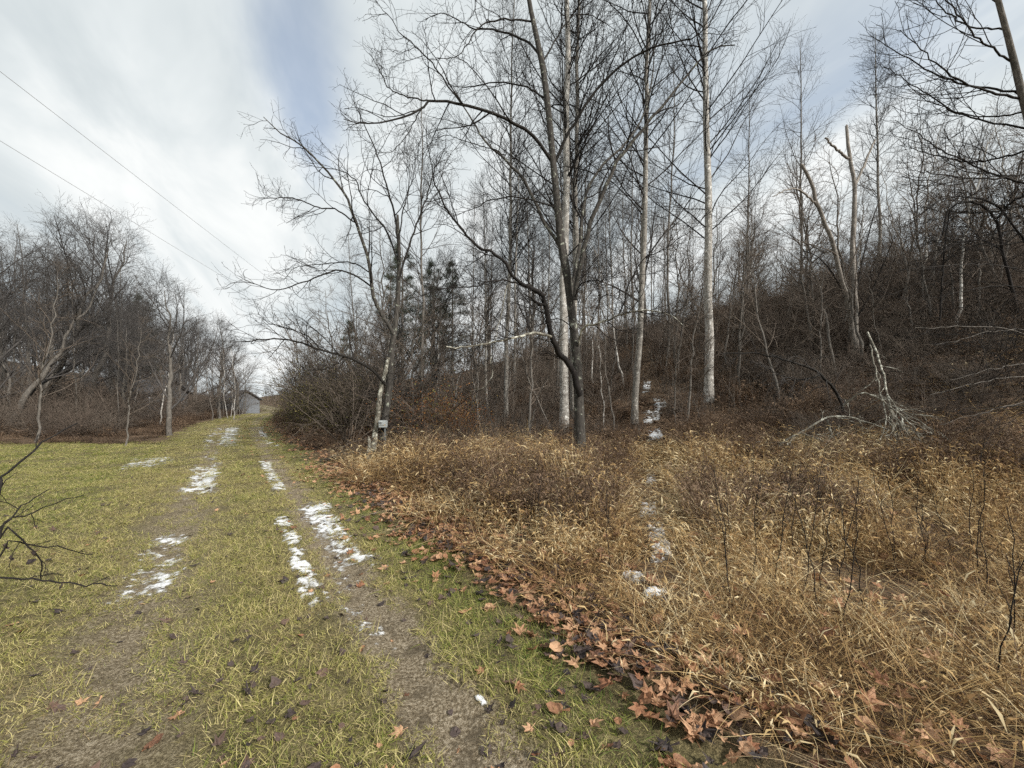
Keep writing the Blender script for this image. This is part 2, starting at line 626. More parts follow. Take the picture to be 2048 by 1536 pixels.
# ------------------------------------------------------------------ scatter (uncountable stuff only)
def scatter(name, pts, rots, scl, idx, protos, label, cat, kind='stuff'):
    pts = np.asarray(pts, np.float32)
    me = bpy.data.meshes.new(name)
    me.vertices.add(len(pts))
    me.vertices.foreach_set('co', pts.ravel())
    a = me.attributes.new('rot', 'FLOAT_VECTOR', 'POINT')
    a.data.foreach_set('vector', np.asarray(rots, np.float32).ravel())
    a = me.attributes.new('scl', 'FLOAT_VECTOR', 'POINT')
    scl = np.asarray(scl, np.float32)
    if scl.ndim == 1:
        scl = np.repeat(scl[:, None], 3, 1)
    a.data.foreach_set('vector', scl.ravel())
    a = me.attributes.new('idx', 'INT', 'POINT')
    a.data.foreach_set('value', np.asarray(idx, np.int32))
    o = link(name, me)
    col = bpy.data.collections.new(name + '_pieces')
    for i, pm in enumerate(protos):
        po = bpy.data.objects.new('%s_piece_%02d' % (name, i), pm)
        col.objects.link(po)
    ng = bpy.data.node_groups.new(name, 'GeometryNodeTree')
    ng.interface.new_socket(name='Geometry', in_out='INPUT', socket_type='NodeSocketGeometry')
    ng.interface.new_socket(name='Geometry', in_out='OUTPUT', socket_type='NodeSocketGeometry')
    N = ng.nodes
    gi = N.new('NodeGroupInput')
    go = N.new('NodeGroupOutput')
    ci = N.new('GeometryNodeCollectionInfo')
    ci.inputs['Collection'].default_value = col
    ci.inputs['Separate Children'].default_value = True
    ci.inputs['Reset Children'].default_value = True
    ip = N.new('GeometryNodeInstanceOnPoints')
    ip.inputs['Pick Instance'].default_value = True

    def named(nm, dt):
        x = N.new('GeometryNodeInputNamedAttribute')
        x.data_type = dt
        x.inputs['Name'].default_value = nm
        return x.outputs['Attribute']
    er = N.new('FunctionNodeEulerToRotation')
    L = ng.links.new
    L(named('rot', 'FLOAT_VECTOR'), er.inputs[0])
    L(gi.outputs[0], ip.inputs['Points'])
    L(ci.outputs[0], ip.inputs['Instance'])
    L(named('idx', 'INT'), ip.inputs['Instance Index'])
    L(er.outputs[0], ip.inputs['Rotation'])
    L(named('scl', 'FLOAT_VECTOR'), ip.inputs['Scale'])
    L(ip.outputs[0], go.inputs[0])
    md = o.modifiers.new('scatter', 'NODES')
    md.node_group = ng
    tag(o, label, cat, kind=kind)
    return o


def in_view(x, y, margin=0.28):
    return (y > 1.0) & (np.abs(x / np.maximum(y, 0.01)) < 1.286 + margin + 0.5 / np.maximum(y, 0.3))


def blades(rng, n, area, hmin, hmax, wmin, wmax, nseg, lean, name, mat, bend=0.8, disc=False, leafy=0, leaf_len=(0.06, 0.14)):
    """a tuft of n curved grass blades as one small mesh, attribute c = tone per blade"""
    if disc:
        rr = area * np.sqrt(rng.random(n))
        th = rng.random(n) * 2 * np.pi
        base = np.stack([rr * np.cos(th), rr * np.sin(th), np.zeros(n) - 0.01], 1)
    else:
        base = np.stack([rng.uniform(-area, area, n), rng.uniform(-area, area, n), np.zeros(n) - 0.01], 1)
    h = rng.uniform(hmin, hmax, n) * rng.uniform(0.7, 1.0, n)
    az_ = rng.random(n) * 2 * np.pi
    le = np.radians(rng.uniform(lean[0], lean[1], n))
    pts = np.zeros((n, nseg + 1, 3))
    pts[:, 0] = base
    d = np.stack([np.cos(az_) * np.sin(le), np.sin(az_) * np.sin(le), np.cos(le)], 1)
    side0 = np.stack([-np.sin(az_), np.cos(az_), np.zeros(n)], 1)
    p = base.copy()
    bz = rng.uniform(0.1, 1.0, n)[:, None] * bend
    for s in range(nseg):
        p = p + d * (h / nseg)[:, None]
        pts[:, s + 1] = p
        d = norm(d + np.array([0, 0, -1.0]) * bz / nseg + rng.normal(size=(n, 3)) * 0.10)
    wdt = rng.uniform(wmin, wmax, n)
    prof = np.linspace(1, 0.15, nseg + 1)
    sidev = norm(side0 + rng.normal(size=(n, 3)) * 0.5)
    Lf = pts - sidev[:, None, :] * (wdt[:, None] * prof)[:, :, None]
    Rt = pts + sidev[:, None, :] * (wdt[:, None] * prof)[:, :, None]
    V = np.stack([Lf, Rt], 2).reshape(-1, 3)
    b = np.arange(n)[:, None] * (nseg + 1) * 2
    k = np.arange(nseg)[None, :] * 2
    A = (b + k).ravel()
    Q = np.stack([A, A + 1, A + 3, A + 2], 1)
    c = np.repeat(rng.random(n), (nseg + 1) * 2)
    if leafy:
        pi = np.repeat(np.arange(n), leafy)
        K = len(pi)
        t = rng.uniform(0.25, 1.0, K) * nseg
        i0 = np.clip(t.astype(int), 0, nseg - 1)
        p0 = pts[pi, i0] + (pts[pi, i0 + 1] - pts[pi, i0]) * (t - i0)[:, None]
        a = rng.random(K) * 2 * np.pi
        e = rng.uniform(-0.6, 0.7, K)
        dd = np.stack([np.cos(a) * np.cos(e), np.sin(a) * np.cos(e), np.sin(e)], 1)
        L = rng.uniform(*leaf_len, K)[:, None]
        p1 = p0 + dd * L * 0.55
        p2 = p1 + norm(dd + np.array([0, 0, -1.1])) * L * 0.5
        sv = np.stack([-np.sin(a), np.cos(a), rng.normal(size=K) * 0.6], 1) * rng.uniform(0.003, 0.009, K)[:, None]
        v2 = np.stack([p0 - sv * 0.3, p0 + sv * 0.3, p1 - sv, p1 + sv, p2], 1).reshape(-1, 3)
        o = len(V) + np.arange(K) * 5
        Q = np.concatenate([Q, np.stack([o, o + 1, o + 3, o + 2], 1)])
        T = np.stack([o + 2, o + 3, o + 4], 1)
        V = np.concatenate([V, v2])
        c = np.concatenate([c, np.repeat(np.clip(rng.random(K) * 0.8 + 0.2, 0, 1), 5)])
    else:
        T = None
    me = make_mesh(name, V, Q, T, smooth=False, attr={'c': c})
    me.materials.append(mat)
    return me


# trail through the meadow: picture points on the ground, then up the slope
TRAIL = [hit(*p) for p in [(1310, 1195), (1318, 1120), (1308, 1060), (1298, 1010), (1303, 950), (1305, 905), (1310, 868), (1303, 838), (1322, 806), (1294, 770), (1296, 740), (1290, 700)]]
TR = np.array(TRAIL)


def trail_dist(x, y):
    d = np.full(x.shape, 1e9)
    for (ax, ay), (bx, by) in zip(TR[:-1], TR[1:]):
        vx, vy = bx - ax, by - ay
        t = np.clip(((x - ax) * vx + (y - ay) * vy) / (vx * vx + vy * vy + 1e-9), 0, 1)
        d = np.minimum(d, np.hypot(x - ax - t * vx, y - ay - t * vy))
    return d


def build_lawn():
    rng = np.random.default_rng(11)
    protos = [blades(rng, 300, 0.15, 0.025, 0.075, 0.0011, 0.0027, 3, (35, 90), 'lawn_tuft_%d' % i, M['lawn'], 0.9) for i in range(5)]
    protos += [blades(rng, 130, 0.13, 0.06, 0.15, 0.0012, 0.0028, 3, (25, 85), 'lawn_long_%d' % i, M['lawn'], 1.3) for i in range(2)]
    P_, S_, I_ = [], [], []
    for (y0, y1, step, sc) in ((1.0, 4.5, 0.125, 1.0), (4.5, 9.0, 0.19, 1.35), (9.0, 16.5, 0.30, 2.0), (16.5, 46, 0.6, 3.4)):
        ys = np.arange(y0, y1, step)
        xs = np.arange(-1.65 * y1 - 1, 3.0, step)
        X, Y = np.meshgrid(xs, ys)
        X = (X + rng.uniform(-0.5, 0.5, X.shape) * step).ravel()
        Y = (Y + rng.uniform(-0.5, 0.5, Y.shape) * step).ravel()
        w = wofs(X, Y)
        edge = 1.55 + (vnoise(X * 1.4, Y * 1.4, 4) - 0.5) * 0.5
        ok = in_view(X, Y) & (w < edge)
        far_edge = np.where(w < -2.2, 14.2 + (vnoise(X * 0.8, Y * 0.8, 2) - 0.5) * 1.6, 45)
        ok &= Y < far_edge
        rut = np.maximum(1.35 * np.exp(-((w - RUT_R) / 0.21) ** 4), 0.88 * np.exp(-((w - RUT_L) / 0.27) ** 2))
        thin = vnoise(X * 2.2, Y * 2.2, 8)
        ok &= rng.random(X.shape) > rut * 0.84 + 0.25 * (thin > 0.78)
        X, Y, rut, w = X[ok], Y[ok], rut[ok], w[ok]
        P_.append(np.stack([X, Y, zg(X, Y)], 1))
        S_.append(sc * rng.uniform(0.8, 1.15, len(X)) * (1 - 0.4 * rut))
        lng = (rng.random(len(X)) < 0.10 + 0.25 * (w > 1.0)) & (y1 < 8)
        I_.append(np.where(lng, rng.integers(5, 7, len(X)), rng.integers(0, 5, len(X))))
    p = np.concatenate(P_)
    s = np.concatenate(S_)
    i = np.concatenate(I_)
    r = np.stack([rng.normal(size=len(p)) * 0.06, rng.normal(size=len(p)) * 0.06, rng.random(len(p)) * 6.28], 1)
    s3 = np.stack([s, s, np.minimum(s, 1.25)], 1)
    scatter('lawn_grass', p, r, s3, i, protos, 'short yellow green grass of the mown lawn and track verge', 'grass')


build_lawn()


def meadow_height(x, y):
    w = wofs(x, y)
    h = 0.30 + 0.40 * sstep(y, 2.2, 5.5)
    h = h * (0.55 + 0.45 * sstep(trail_dist(np.asarray(x), np.asarray(y)), 0.2, 0.9))
    h *= 0.78 + 0.42 * vnoise(x * 0.8, y * 0.8, 21)
    h *= 0.45 + 0.55 * sstep(w, 1.6, 3.2)
    h *= 1 - 0.35 * sstep(w, 8.0, 11.0)
    return h


def build_meadow():
    rng = np.random.default_rng(5)
    up = [blades(rng, 26, 0.16, 0.5, 1.25, 0.0028, 0.0062, 5, (2, 34), 'meadow_up_%d' % i, M['straw'], 0.6, True, leafy=4, leaf_len=(.06, .15)) for i in range(5)]
    arch = [blades(rng, 42, 0.09, 0.8, 1.8, 0.0022, 0.0052, 8, (12, 65), 'meadow_arch_%d' % i, M['straw'], 2.8, True) for i in range(4)]
    mat_ = [blades(rng, 50, 0.18, 0.4, 1.2, 0.0022, 0.0052, 6, (35, 88), 'meadow_mat_%d' % i, M['straw'], 0.8, True, leafy=1, leaf_len=(.06, .15)) for i in range(4)]
    stem = [blades(rng, 13, 0.16, 0.8, 1.35, 0.0018, 0.0034, 4, (0, 14), 'meadow_stem_%d' % i, M['weed'], 0.15, True, leafy=3, leaf_len=(.03, .08)) for i in range(3)]
    protos = up + arch + mat_ + stem
    Pn, Sn, In, Rn = [], [], [], []
    for (y0, y1, step) in ((1.0, 4.5, 0.16), (4.5, 8.0, 0.225), (8.0, 12.5, 0.30)):
        ys = np.arange(y0, y1, step)
        xs = np.arange(-9, 1.65 * y1 + 1.5, step)
        X, Y = np.meshgrid(xs, ys)
        X = (X + rng.uniform(-0.6, 0.6, X.shape) * step).ravel()
        Y = (Y + rng.uniform(-0.6, 0.6, Y.shape) * step).ravel()
        w = wofs(X, Y)
        edge = 1.9 + (vnoise(X * 1.2, Y * 1.2, 14) - 0.5) * 0.6
        ymax = 10.6 + (vnoise(X * 0.5, Y * 0.5, 17) - 0.5) * 1.6
        ok = in_view(X, Y) & (w > edge) & (Y < ymax) & (X > -0.30 * Y - 1.0)
        ok &= (w < 10.5 + 3.0 * (vnoise(X * 0.6, Y * 0.6, 31) - 0.5)) | (rng.random(len(X)) < .30 - .03 * (w - 10))
        ok &= trail_dist(X, Y) > 0.16 + 0.2 * vnoise(X * 2, Y * 2, 6)
        ok &= vnoise(X * 1.9, Y * 1.9, 41) > 0.28
        X, Y, w = X[ok], Y[ok], w[ok]
        h = meadow_height(X, Y)
        k = rng.random(len(X))
        flatz = 1 - sstep(Y, 2.0, 4.5)
        flatz = np.maximum(flatz, sstep(w, 8, 10))
        pm = 0.22 + 0.5 * flatz
        pa = 0.22
        i = np.where(k < pm, rng.integers(9, 13, len(X)), np.where(k < pm + pa, rng.integers(5, 9, len(X)), rng.integers(0, 5, len(X))))
        i = np.where(rng.random(len(X)) < .16 * sstep(Y, 2.0, 3.5), rng.integers(13, 16, len(X)), i)
        s = np.where((i < 5) | (i > 12), h * np.where(i > 12, 1.15, 1.0), np.where(i < 9, h * 0.95, 0.55 + 0.4 * h))
        s = s * rng.uniform(0.75, 1.2, len(X))
        Pn.append(np.stack([X, Y, zg(X, Y) - 0.01], 1))
        wide = np.clip(0.75 + 0.17 * (Y - 2.5), 0.75, 1.8)
        Sn.append(np.stack([np.maximum(s, wide * 0.8), np.maximum(s, wide * 0.8), s], 1))
        In.append(i)
        Rn.append(np.stack([rng.normal(size=len(X)) * 0.10, rng.normal(size=len(X)) * 0.10, rng.random(len(X)) * 6.28], 1))
    scatter('dry_meadow_grass', np.concatenate(Pn), np.concatenate(Rn), np.concatenate(Sn), np.concatenate(In), protos,
            'dead tan meadow grass standing between the track and the slope', 'dry grass')
    # darker weeds behind the lawn and at the foot of the slope
    wp = [blades(rng, 46, 0.22, 0.7, 1.1, 0.002, 0.004, 5, (2, 30), 'brown_weed_%d' % i, M['weed'], 0.6, True, leafy=6, leaf_len=(0.05, 0.12)) for i in range(4)]
    mX = rng.uniform(-3, 9, 1500)
    mY = rng.uniform(4.2, 11, 1500)
    mok = (wofs(mX, mY) > 2.4) & (vnoise(mX * .6, mY * .6, 91) > .52) & (trail_dist(mX, mY) > .42) & (np.abs(mX / mY) < 1.3)
    mX, mY = mX[mok], mY[mok]
    scatter('meadow_weeds', np.stack([mX, mY, zg(mX, mY) - .02], 1), np.stack([mX * 0, mX * 0, mX * 7], 1),
            np.stack([np.full(len(mX), .8), np.full(len(mX), .8), rng.uniform(.45, .85, len(mX))], 1), rng.integers(0, 4, len(mX)), wp,
            'darker brown weeds growing through the dead meadow grass', 'weeds')
    n = 8200
    X = rng.uniform(-60, 32, n)
    Y = rng.uniform(9.5, 45, n)
    w = wofs(X, Y)
    left = (w < -2.6) & (Y > 14.0 + (vnoise(X * 0.8, Y * 0.8, 2) - 0.5) * 1.6)
    right = (w > 1.9) & (Y > 9.0) & ((X < -0.12 * Y) | (w > 6.5))
    ok = in_view(X, Y, 0.02) & (left | right) & (trail_dist(X, Y) > .55)
    X, Y, w = X[ok], Y[ok], w[ok]
    s = rng.uniform(0.45, 1.0, len(X)) * np.where(w < 0, np.clip(0.3 + 0.2 * (Y - 14), 0.3, 0.95), 0.85)
    shp = 1024 + F * X / Y
    s = s * np.where((w < 0) & (shp > 245) & (shp < 325) & (Y < 32), .45, 1.0)
    scatter('brown_weeds', np.stack([X, Y, zg(X, Y) - 0.02], 1), np.stack([X * 0, X * 0, rng.random(len(X)) * 6.28], 1),
            np.stack([np.full(len(X), 1.4), np.full(len(X), 1.4), s], 1), rng.integers(0, 4, len(X)), wp,
            'reddish brown dead weeds beyond the lawn and under the trees', 'weeds')


build_meadow()

# ------------------------------------------------------------------ fallen leaves
def leaf_mesh(rng, name, kind):
    """lobed plane-tree leaf about 1 unit across with curl, folds and a stalk"""
    if kind == 0:
        lobes = [(-100, .50), (-78, .30), (-52, .72), (-28, .40), (0, .98), (28, .40), (52, .74), (78, .30), (100, .52)]
        ext = [(-140, .34), (180, .16), (140, .34)]
    else:
        lobes = [(-95, .46), (-60, .55), (-30, .62), (0, .80), (30, .64), (60, .54), (95, .44)]
        ext = [(-140, .34), (180, .2), (140, .34)]
    al = []
    seq = lobes + [ext[2], ext[1], ext[0]]
    pts = []
    for a, r in seq:
        r *= rng.uniform(0.86, 1.12)
        a = math.radians(a + rng.uniform(-5, 5))
        pts.append((math.sin(a) * r * 0.62, math.cos(a) * r * 0.62))
    o = np.array(pts)
    n = len(o)
    mid = o * 0.52
    c = np.array([[0, -0.02]])
    xy = np.vstack([c, mid, o])
    r2 = (xy ** 2).sum(1)
    curl = rng.uniform(0.1, 1.0)
    tw = rng.uniform(-0.6, 0.6)
    ph = rng.uniform(0, 6.28)
    an = np.arctan2(xy[:, 1], xy[:, 0])
    z = curl * r2 * (0.5 + 0.5 * np.cos(2 * (an - ph))) * 1.1 + tw * xy[:, 0] * xy[:, 1]
    z += 0.16 * np.abs(np.sin(an * 2.5 + ph)) * np.sqrt(r2)
    z += rng.normal(size=len(z)) * 0.035
    v = np.column_stack([xy, z - z.min() * 0.6])
    T, Q = [], []
    for i in range(n):
        j = (i + 1) % n
        T.append((0, 1 + i, 1 + j))
        Q.append((1 + i, 1 + n + i, 1 + n + j, 1 + j))
    b = len(v)
    st = np.array([[-.012, -.05, .02], [.012, -.05, .02], [.03, -.42, .03 + rng.uniform(0, .12)], [.005, -.42, .03]])
    v = np.vstack([v, st])
    Q.append((b, b + 1, b + 2, b + 3))
    return make_mesh(name, v, Q, T, smooth=False)


def build_leaves():
    rng = np.random.default_rng(23)
    tan = [leaf_mesh(rng, 'leaf_tan_%d' % i, 0 if i % 3 else 1) for i in range(9)]
    dark = [leaf_mesh(rng, 'leaf_dark_%d' % i, i % 2) for i in range(6)]
    mould = [leaf_mesh(rng, 'leaf_mould_%d' % i, 1) for i in range(4)]
    for l, m in ((tan, 'leaf_tan'), (dark, 'leaf_dark'), (mould, 'leaf_mould')):
        for me in l:
            me.materials.append(M[m])
    recs = []
    # drift along the meadow edge
    n = 8000
    s = rng.uniform(-2.5, 34, n)
    s = np.where(rng.random(n) < 0.55, rng.uniform(-2.5, 8, n), s)
    cen = 1.78 + 0.25 * (vnoise(s * 0.7, s * 0 + 2, 3) - 0.5)
    wdt = 0.22 + 0.012 * np.clip(s, 0, 30)
    w = cen + rng.normal(size=n) * wdt * np.where(rng.random(n) < 0.2, 2.3, 1.0)
    x, y = from_sw(s, w)
    clump = vnoise(x * 2.0, y * 2.0, 77)
    ok = in_view(x, y) & (y > 1.45) & (rng.random(n) < 0.05 + 0.95 * clump * np.where(s < 1, .8, 1.25))
    for a, b in zip(x[ok], y[ok]):
        recs.append((a, b, 't' if rng.random() < 0.74 else 'd', rng.uniform(0.06, 0.14)))
    # near corner under the grass edge: bigger ones
    for _ in range(70):
        px, py = rng.uniform(1150, 1850), rng.uniform(1290, 1536)
        a, b = hit(px, py)
        if 1.45 < wofs(a, b) < 2.0 + 1.2 * rng.random() ** 2:
            recs.append((a, b, 't' if rng.random() < 0.75 or wofs(a, b) > 2.0 else 'd', rng.uniform(0.09, 0.19)))
    # strewn on the lawn: small dark curled ones
    n = 1150
    y = 1.5 + 14 * rng.random(n) ** 1.8
    x = rng.uniform(-1.35, 0.6, n) * y
    w_ = wofs(x, y)
    for a, b, c in zip(x, y, w_):
        if c < 1.45 and a / b > -1.35 and rng.random() < (0.85 if c > -0.4 else 0.55):
            recs.append((a, b, 'd' if rng.random() < 0.85 else 't', rng.uniform(0.035, 0.095)))
    # leaves caught in the meadow
    for _ in range(260):
        b = 1.5 + 8 * rng.random()
        a = rng.uniform(-0.2, 1.35) * b
        if wofs(a, b) > 2.2:
            recs.append((a, b, 't', rng.uniform(0.09, 0.16)))
    vis = [r[3] / r[1] * (1.0 if wofs(r[0], r[1]) < 2.1 else 0.5) for r in recs]
    order = np.argsort(-np.array(vis))
    stuff = {'t': [], 'd': []}
    cnt = 0
    tones = {'t': 'tan lobed leaf', 'd': 'blackened curled leaf'}
    for k in order:
        a, b, c, sz = recs[k]
        z = zg1(a, b)
        w = wofs(a, b)
        if min(abs(w - RUT_R), abs(w - RUT_L)) < .22:
            z += 0.004
        elif w < 1.45:
            z += 0.016
        elif w < 2.2:
            z += rng.uniform(0.015, 0.06)
        else:
            z += rng.uniform(0.02, 0.14)
        rot = (rng.normal() * 0.3, rng.normal() * 0.3, rng.random() * 6.28)
        if cnt < 295:
            cnt += 1
            me = (tan if c == 't' else dark)[rng.integers(0, 9 if c == 't' else 6)]
            o = link('fallen_leaf', me)
            o.location = (a, b, z)
            o.rotation_euler = rot
            o.scale = (sz, sz, sz)
            if abs(w - RUT_R) < 0.3:
                pl, g = 'lying in the muddy wheel rut', 'leaves in the wheel rut'
            elif abs(w - RUT_L) < 0.35:
                pl, g = 'lying in the matted grassy wheel rut', 'leaves in the grassy rut'
            elif w < RUT_L:
                pl, g = 'on the open lawn beside the track', 'leaves on the lawn'
            elif w < RUT_R:
                pl, g = 'on the grass strip between the ruts', 'leaves between the ruts'
            elif w < 1.45:
                pl, g = 'on the green verge beside the muddy rut', 'leaves on the verge'
            elif w < 2.2:
                pl, g = 'in the leaf drift along the meadow edge', 'leaves in the drift'
            else:
                pl, g = 'caught in the dead meadow grass', 'leaves in the meadow'
            big = 'large ' if sz > .15 else ('small ' if sz < .09 else '')
            sp_ = float(sofs(a, b))
            where = ' by the icy specks' if -.2 < sp_ < 1.5 else (' by the wide snow crust' if 1.5 <= sp_ < 4.8 else (' by the long snow strip' if 4.8 <= sp_ < 11 else ''))
            tag(o, big + tones[c] + ' ' + pl + where, 'leaf', ('tan ' if c == 't' else 'dark ') + g)
        else:
            stuff[c].append((a, b, z, *rot, sz))
    for c, pr, nm, lb in (('t', tan, 'fallen_leaves', 'drift of tan brown fallen leaves along the meadow edge'),
                          ('d', dark, 'dark_fallen_leaves', 'scattered blackened fallen leaves over grass and verge')):
        q = np.array(stuff[c])
        scatter(nm, q[:, :3], q[:, 3:6], q[:, 6], rng.integers(0, len(pr), len(q)), pr, lb, 'leaves')
    # leaf litter on the wooded slope
    n = 30000
    y = 5 + 28 * rng.random(n) ** 1.3
    x = rng.uniform(-0.55, 1.4, n) * y
    w = wofs(x, y)
    ok = (w > 3.0) & ((y > 10) | (w > 8)) & (y < 34)
    x, y = x[ok], y[ok]
    z = zg(x, y) + 0.02
    rot = np.stack([rng.normal(size=len(x)) * 0.45, rng.normal(size=len(x)) * 0.45, rng.random(len(x)) * 6.28], 1)
    scatter('leaf_litter', np.stack([x, y, z], 1), rot, rng.uniform(0.07, 0.15, len(x)), rng.integers(0, 4, len(x)), mould,
            'brown leaf litter covering the wooded slope', 'leaf litter')


build_leaves()

# ------------------------------------------------------------------ snow remnants
def snow_mat():
    m, t = new_mat('old_snow')
    tcn = t.n('ShaderNodeNewGeometry')
    n = t.noise(tcn.outputs['Position'], 30, 4, 0.6)
    n2 = t.noise(tcn.outputs['Position'], 7, 4, 0.6)
    at_ = t.n('ShaderNodeAttribute', attribute_name='c')
    nf = t.noise(tcn.outputs['Position'], 75, 3, 0.7)
    th = t.math('ADD', t.math('MULTIPLY', at_.outputs['Fac'], 5.0), t.math('MULTIPLY', t.math('SUBTRACT', nf, 0.5), 2.2))
    col = t.ramp(th, [(0.0, (0.36, 0.34, 0.30)), (0.5, (0.55, 0.55, 0.54)), (1.0, (0.70, 0.72, 0.74))])
    out = t.n('ShaderNodeOutputMaterial')
    p = t.n('ShaderNodeBsdfPrincipled')
    t.l(col, p.inputs['Base Color'])
    p.inputs['Roughness'].default_value = 0.65
    bp = t.n('ShaderNodeBump')
    bp.inputs['Strength'].default_value = 0.7
    bp.inputs['Distance'].default_value = 0.02
    t.l(n, bp.inputs['Height'])
    t.l(bp.outputs[0], p.inputs['Normal'])
    tr = t.n('ShaderNodeBsdfTransparent')
    mx = t.n('ShaderNodeMixShader')
    t.l(t.math('MULTIPLY', t.ss(th, -0.25, 0.75), 0.95), mx.inputs[0])
    t.l(tr.outputs[0], mx.inputs[1])
    t.l(p.outputs[0], mx.inputs[2])
    t.l(mx.outputs[0], out.inputs[0])
    return m


M['snow'] = snow_mat()


def snow_sheet(name, u0, u1, v0, v1, to_xy, dens, res, thick, seed, label, group):
    nu = max(8, int((u1 - u0) / res))
    nv = max(8, int((v1 - v0) / res))
    U, V = np.meshgrid(np.linspace(u0, u1, nu), np.linspace(v0, v1, nv), indexing='ij')
    X, Y = to_xy(U, V)
    fu = (U - u0) / (u1 - u0)
    fv = (V - v0) / (v1 - v0)
    fall = np.minimum(np.minimum(fu, 1 - fu) * 5, np.minimum(fv, 1 - fv) * 3.2)
    fall = np.clip(fall, 0, 1)
    nz = fbm(X * 4.0, Y * 4.0, seed, 3) * 0.42 + fbm(X * 24, Y * 24, seed + 3, 3) * 0.58
    h = nz - (1 - dens) - (1 - fall) * 0.3
    zz = zg(X, Y) + 0.004 + np.clip(h, 0.0, 0.25) * thick / 0.25
    keep = h > -0.10
    vi = -np.ones(h.size, int)
    kk = keep.ravel()
    q = []
    i, j = np.meshgrid(np.arange(nu - 1), np.arange(nv - 1), indexing='ij')
    a = (i * nv + j).ravel()
    quad = np.stack([a, a + nv, a + nv + 1, a + 1], 1)
    good = kk[quad].sum(1) >= 3
    quad = quad[good]
    if len(quad) == 0:
        return None
    use = np.unique(quad)
    vi[use] = np.arange(len(use))
    co = np.stack([X.ravel(), Y.ravel(), zz.ravel()], 1)[use]
    c0 = co.mean(0)
    me = make_mesh(name, co - c0, vi[quad], attr={'c': h.ravel()[use]})
    o = link(name, me, M['snow'])
    o.location = c0
    tag(o, label, 'snow', group)
    return o


def build_snow():
    g = 'snow left in the wheel ruts'
    spec = [
        (1.5, 4.7, 0.56, 1.06, 0.60, 0.013, 'wide crust of old snow along the outer side of muddy rut'),
        (0.9, 4.5, 0.26, 0.50, 0.57, 0.013, 'narrow streak of snow along the inner side of muddy rut'),
        (0.0, 1.9, 0.40, 0.85, 0.40, 0.008, 'icy specks of snow scattered over bare rut mud'),
        (-0.47, -0.38, 0.89, 0.93, 0.62, 0.005, 'small snow scrap beside a leaf at the rut edge'),
        (4.7, 10.5, 0.30, 0.72, 0.55, 0.025, 'long thin snow strip following the rut beside the verge'),
        (1.7, 4.1, -1.02, -0.45, 0.53, 0.016, 'broken snow patch in the matted grassy rut'),
        (5.9, 10.2, -0.95, -0.35, 0.64, 0.025, 'solid snow patch farther along the grassy rut'),
        (10.0, 13.5, -0.9, -0.4, 0.52, 0.03, 'patchy snow linking two stretches of the grassy rut'),
        (12.5, 27.0, -1.3, 0.35, 0.55, 0.05, 'broad snow sheet across the track where it climbs away'),
        (12.0, 26.0, 0.45, 1.25, 0.54, 0.05, 'snow strip at the brush side of the climbing track'),
        (9.5, 12.5, -2.6, -1.2, 0.47, 0.03, 'thin snow film on lawn beside the track bend'),
    ]
    for k, (s0, s1, w0, w1, de, res, lb) in enumerate(spec):
        o = snow_sheet('snow_patch', s0, s1, w0, w1, lambda u, v: from_sw(u, v), de, res, 0.007 if k == 3 else 0.016, 30 + k * 7, lb, g)
        if k == 2 and o:
            o['kind'] = 'stuff'
            o.name = 'snow_specks'
    blobs = [((1310, 1192), 0.12, .14, .66, 'round snow lump where the foot trail enters the meadow'),
             ((1268, 1158), 0.14, .16, .54, 'flat snow scrap beside the foot trail under dead grass'),
             ((1322, 1105), 0.12, .40, .60, 'snow scrap on the meadow trail beside a red leaf'),
             ((1312, 1062), 0.12, .50, .56, 'snow on the foot trail midway through the meadow'),
             ((1296, 1018), 0.14, .50, .58, 'snow on the foot trail among taller dead grass'),
             ((1302, 955), 0.13, .9, .56, 'snow on the foot trail near the far meadow edge'),
             ((1311, 868), 0.25, .9, .58, 'snow on the trail at the foot of the slope'),
             ((1304, 832), 0.40, .9, .56, 'snow on the trail just above the slope foot'),
             ((1322, 808), 0.30, .9, .56, 'snow on the trail at its bend up the slope'),
             ((1294, 772), 0.22, 1.4, .58, 'snow on the trail high on the slope'),
             ((1716, 765), 0.36, .5, .46, 'small snow spot on the slope beneath the dead snag'),
             ((1745, 825), 0.29, .4, .46, 'small snow spot beside the lichened fallen branches')]
    for k, (pp, rx, ry, de, lb) in enumerate(blobs):
        bx, by = hit(*pp)
        snow_sheet('snow_patch', -rx, rx, -ry, ry, lambda u, v, bx=bx, by=by: (bx + u + 0.34 * v, by + v), de, 0.012 if by < 9 else 0.035, 0.04, 130 + k * 5, lb, 'snow along the foot trail')


build_snow()

# ------------------------------------------------------------------ traced trees
def limb_arr(px_pts, D0, D1, n=22, jitter=0.0, rng=None):
    """a limb through picture points, its depth running from D0 at the root to D1 at the tip"""
    m = len(px_pts)
    Ds = np.linspace(D0, D1, m)
    pts = np.array([P(a, b, d) for (a, b), d in zip(px_pts, Ds)])
    return resample(pts, n)


def taper(n, r0, r1, pw=0.8):
    return r1 + (r0 - r1) * (1 - np.linspace(0, 1, n)) ** pw


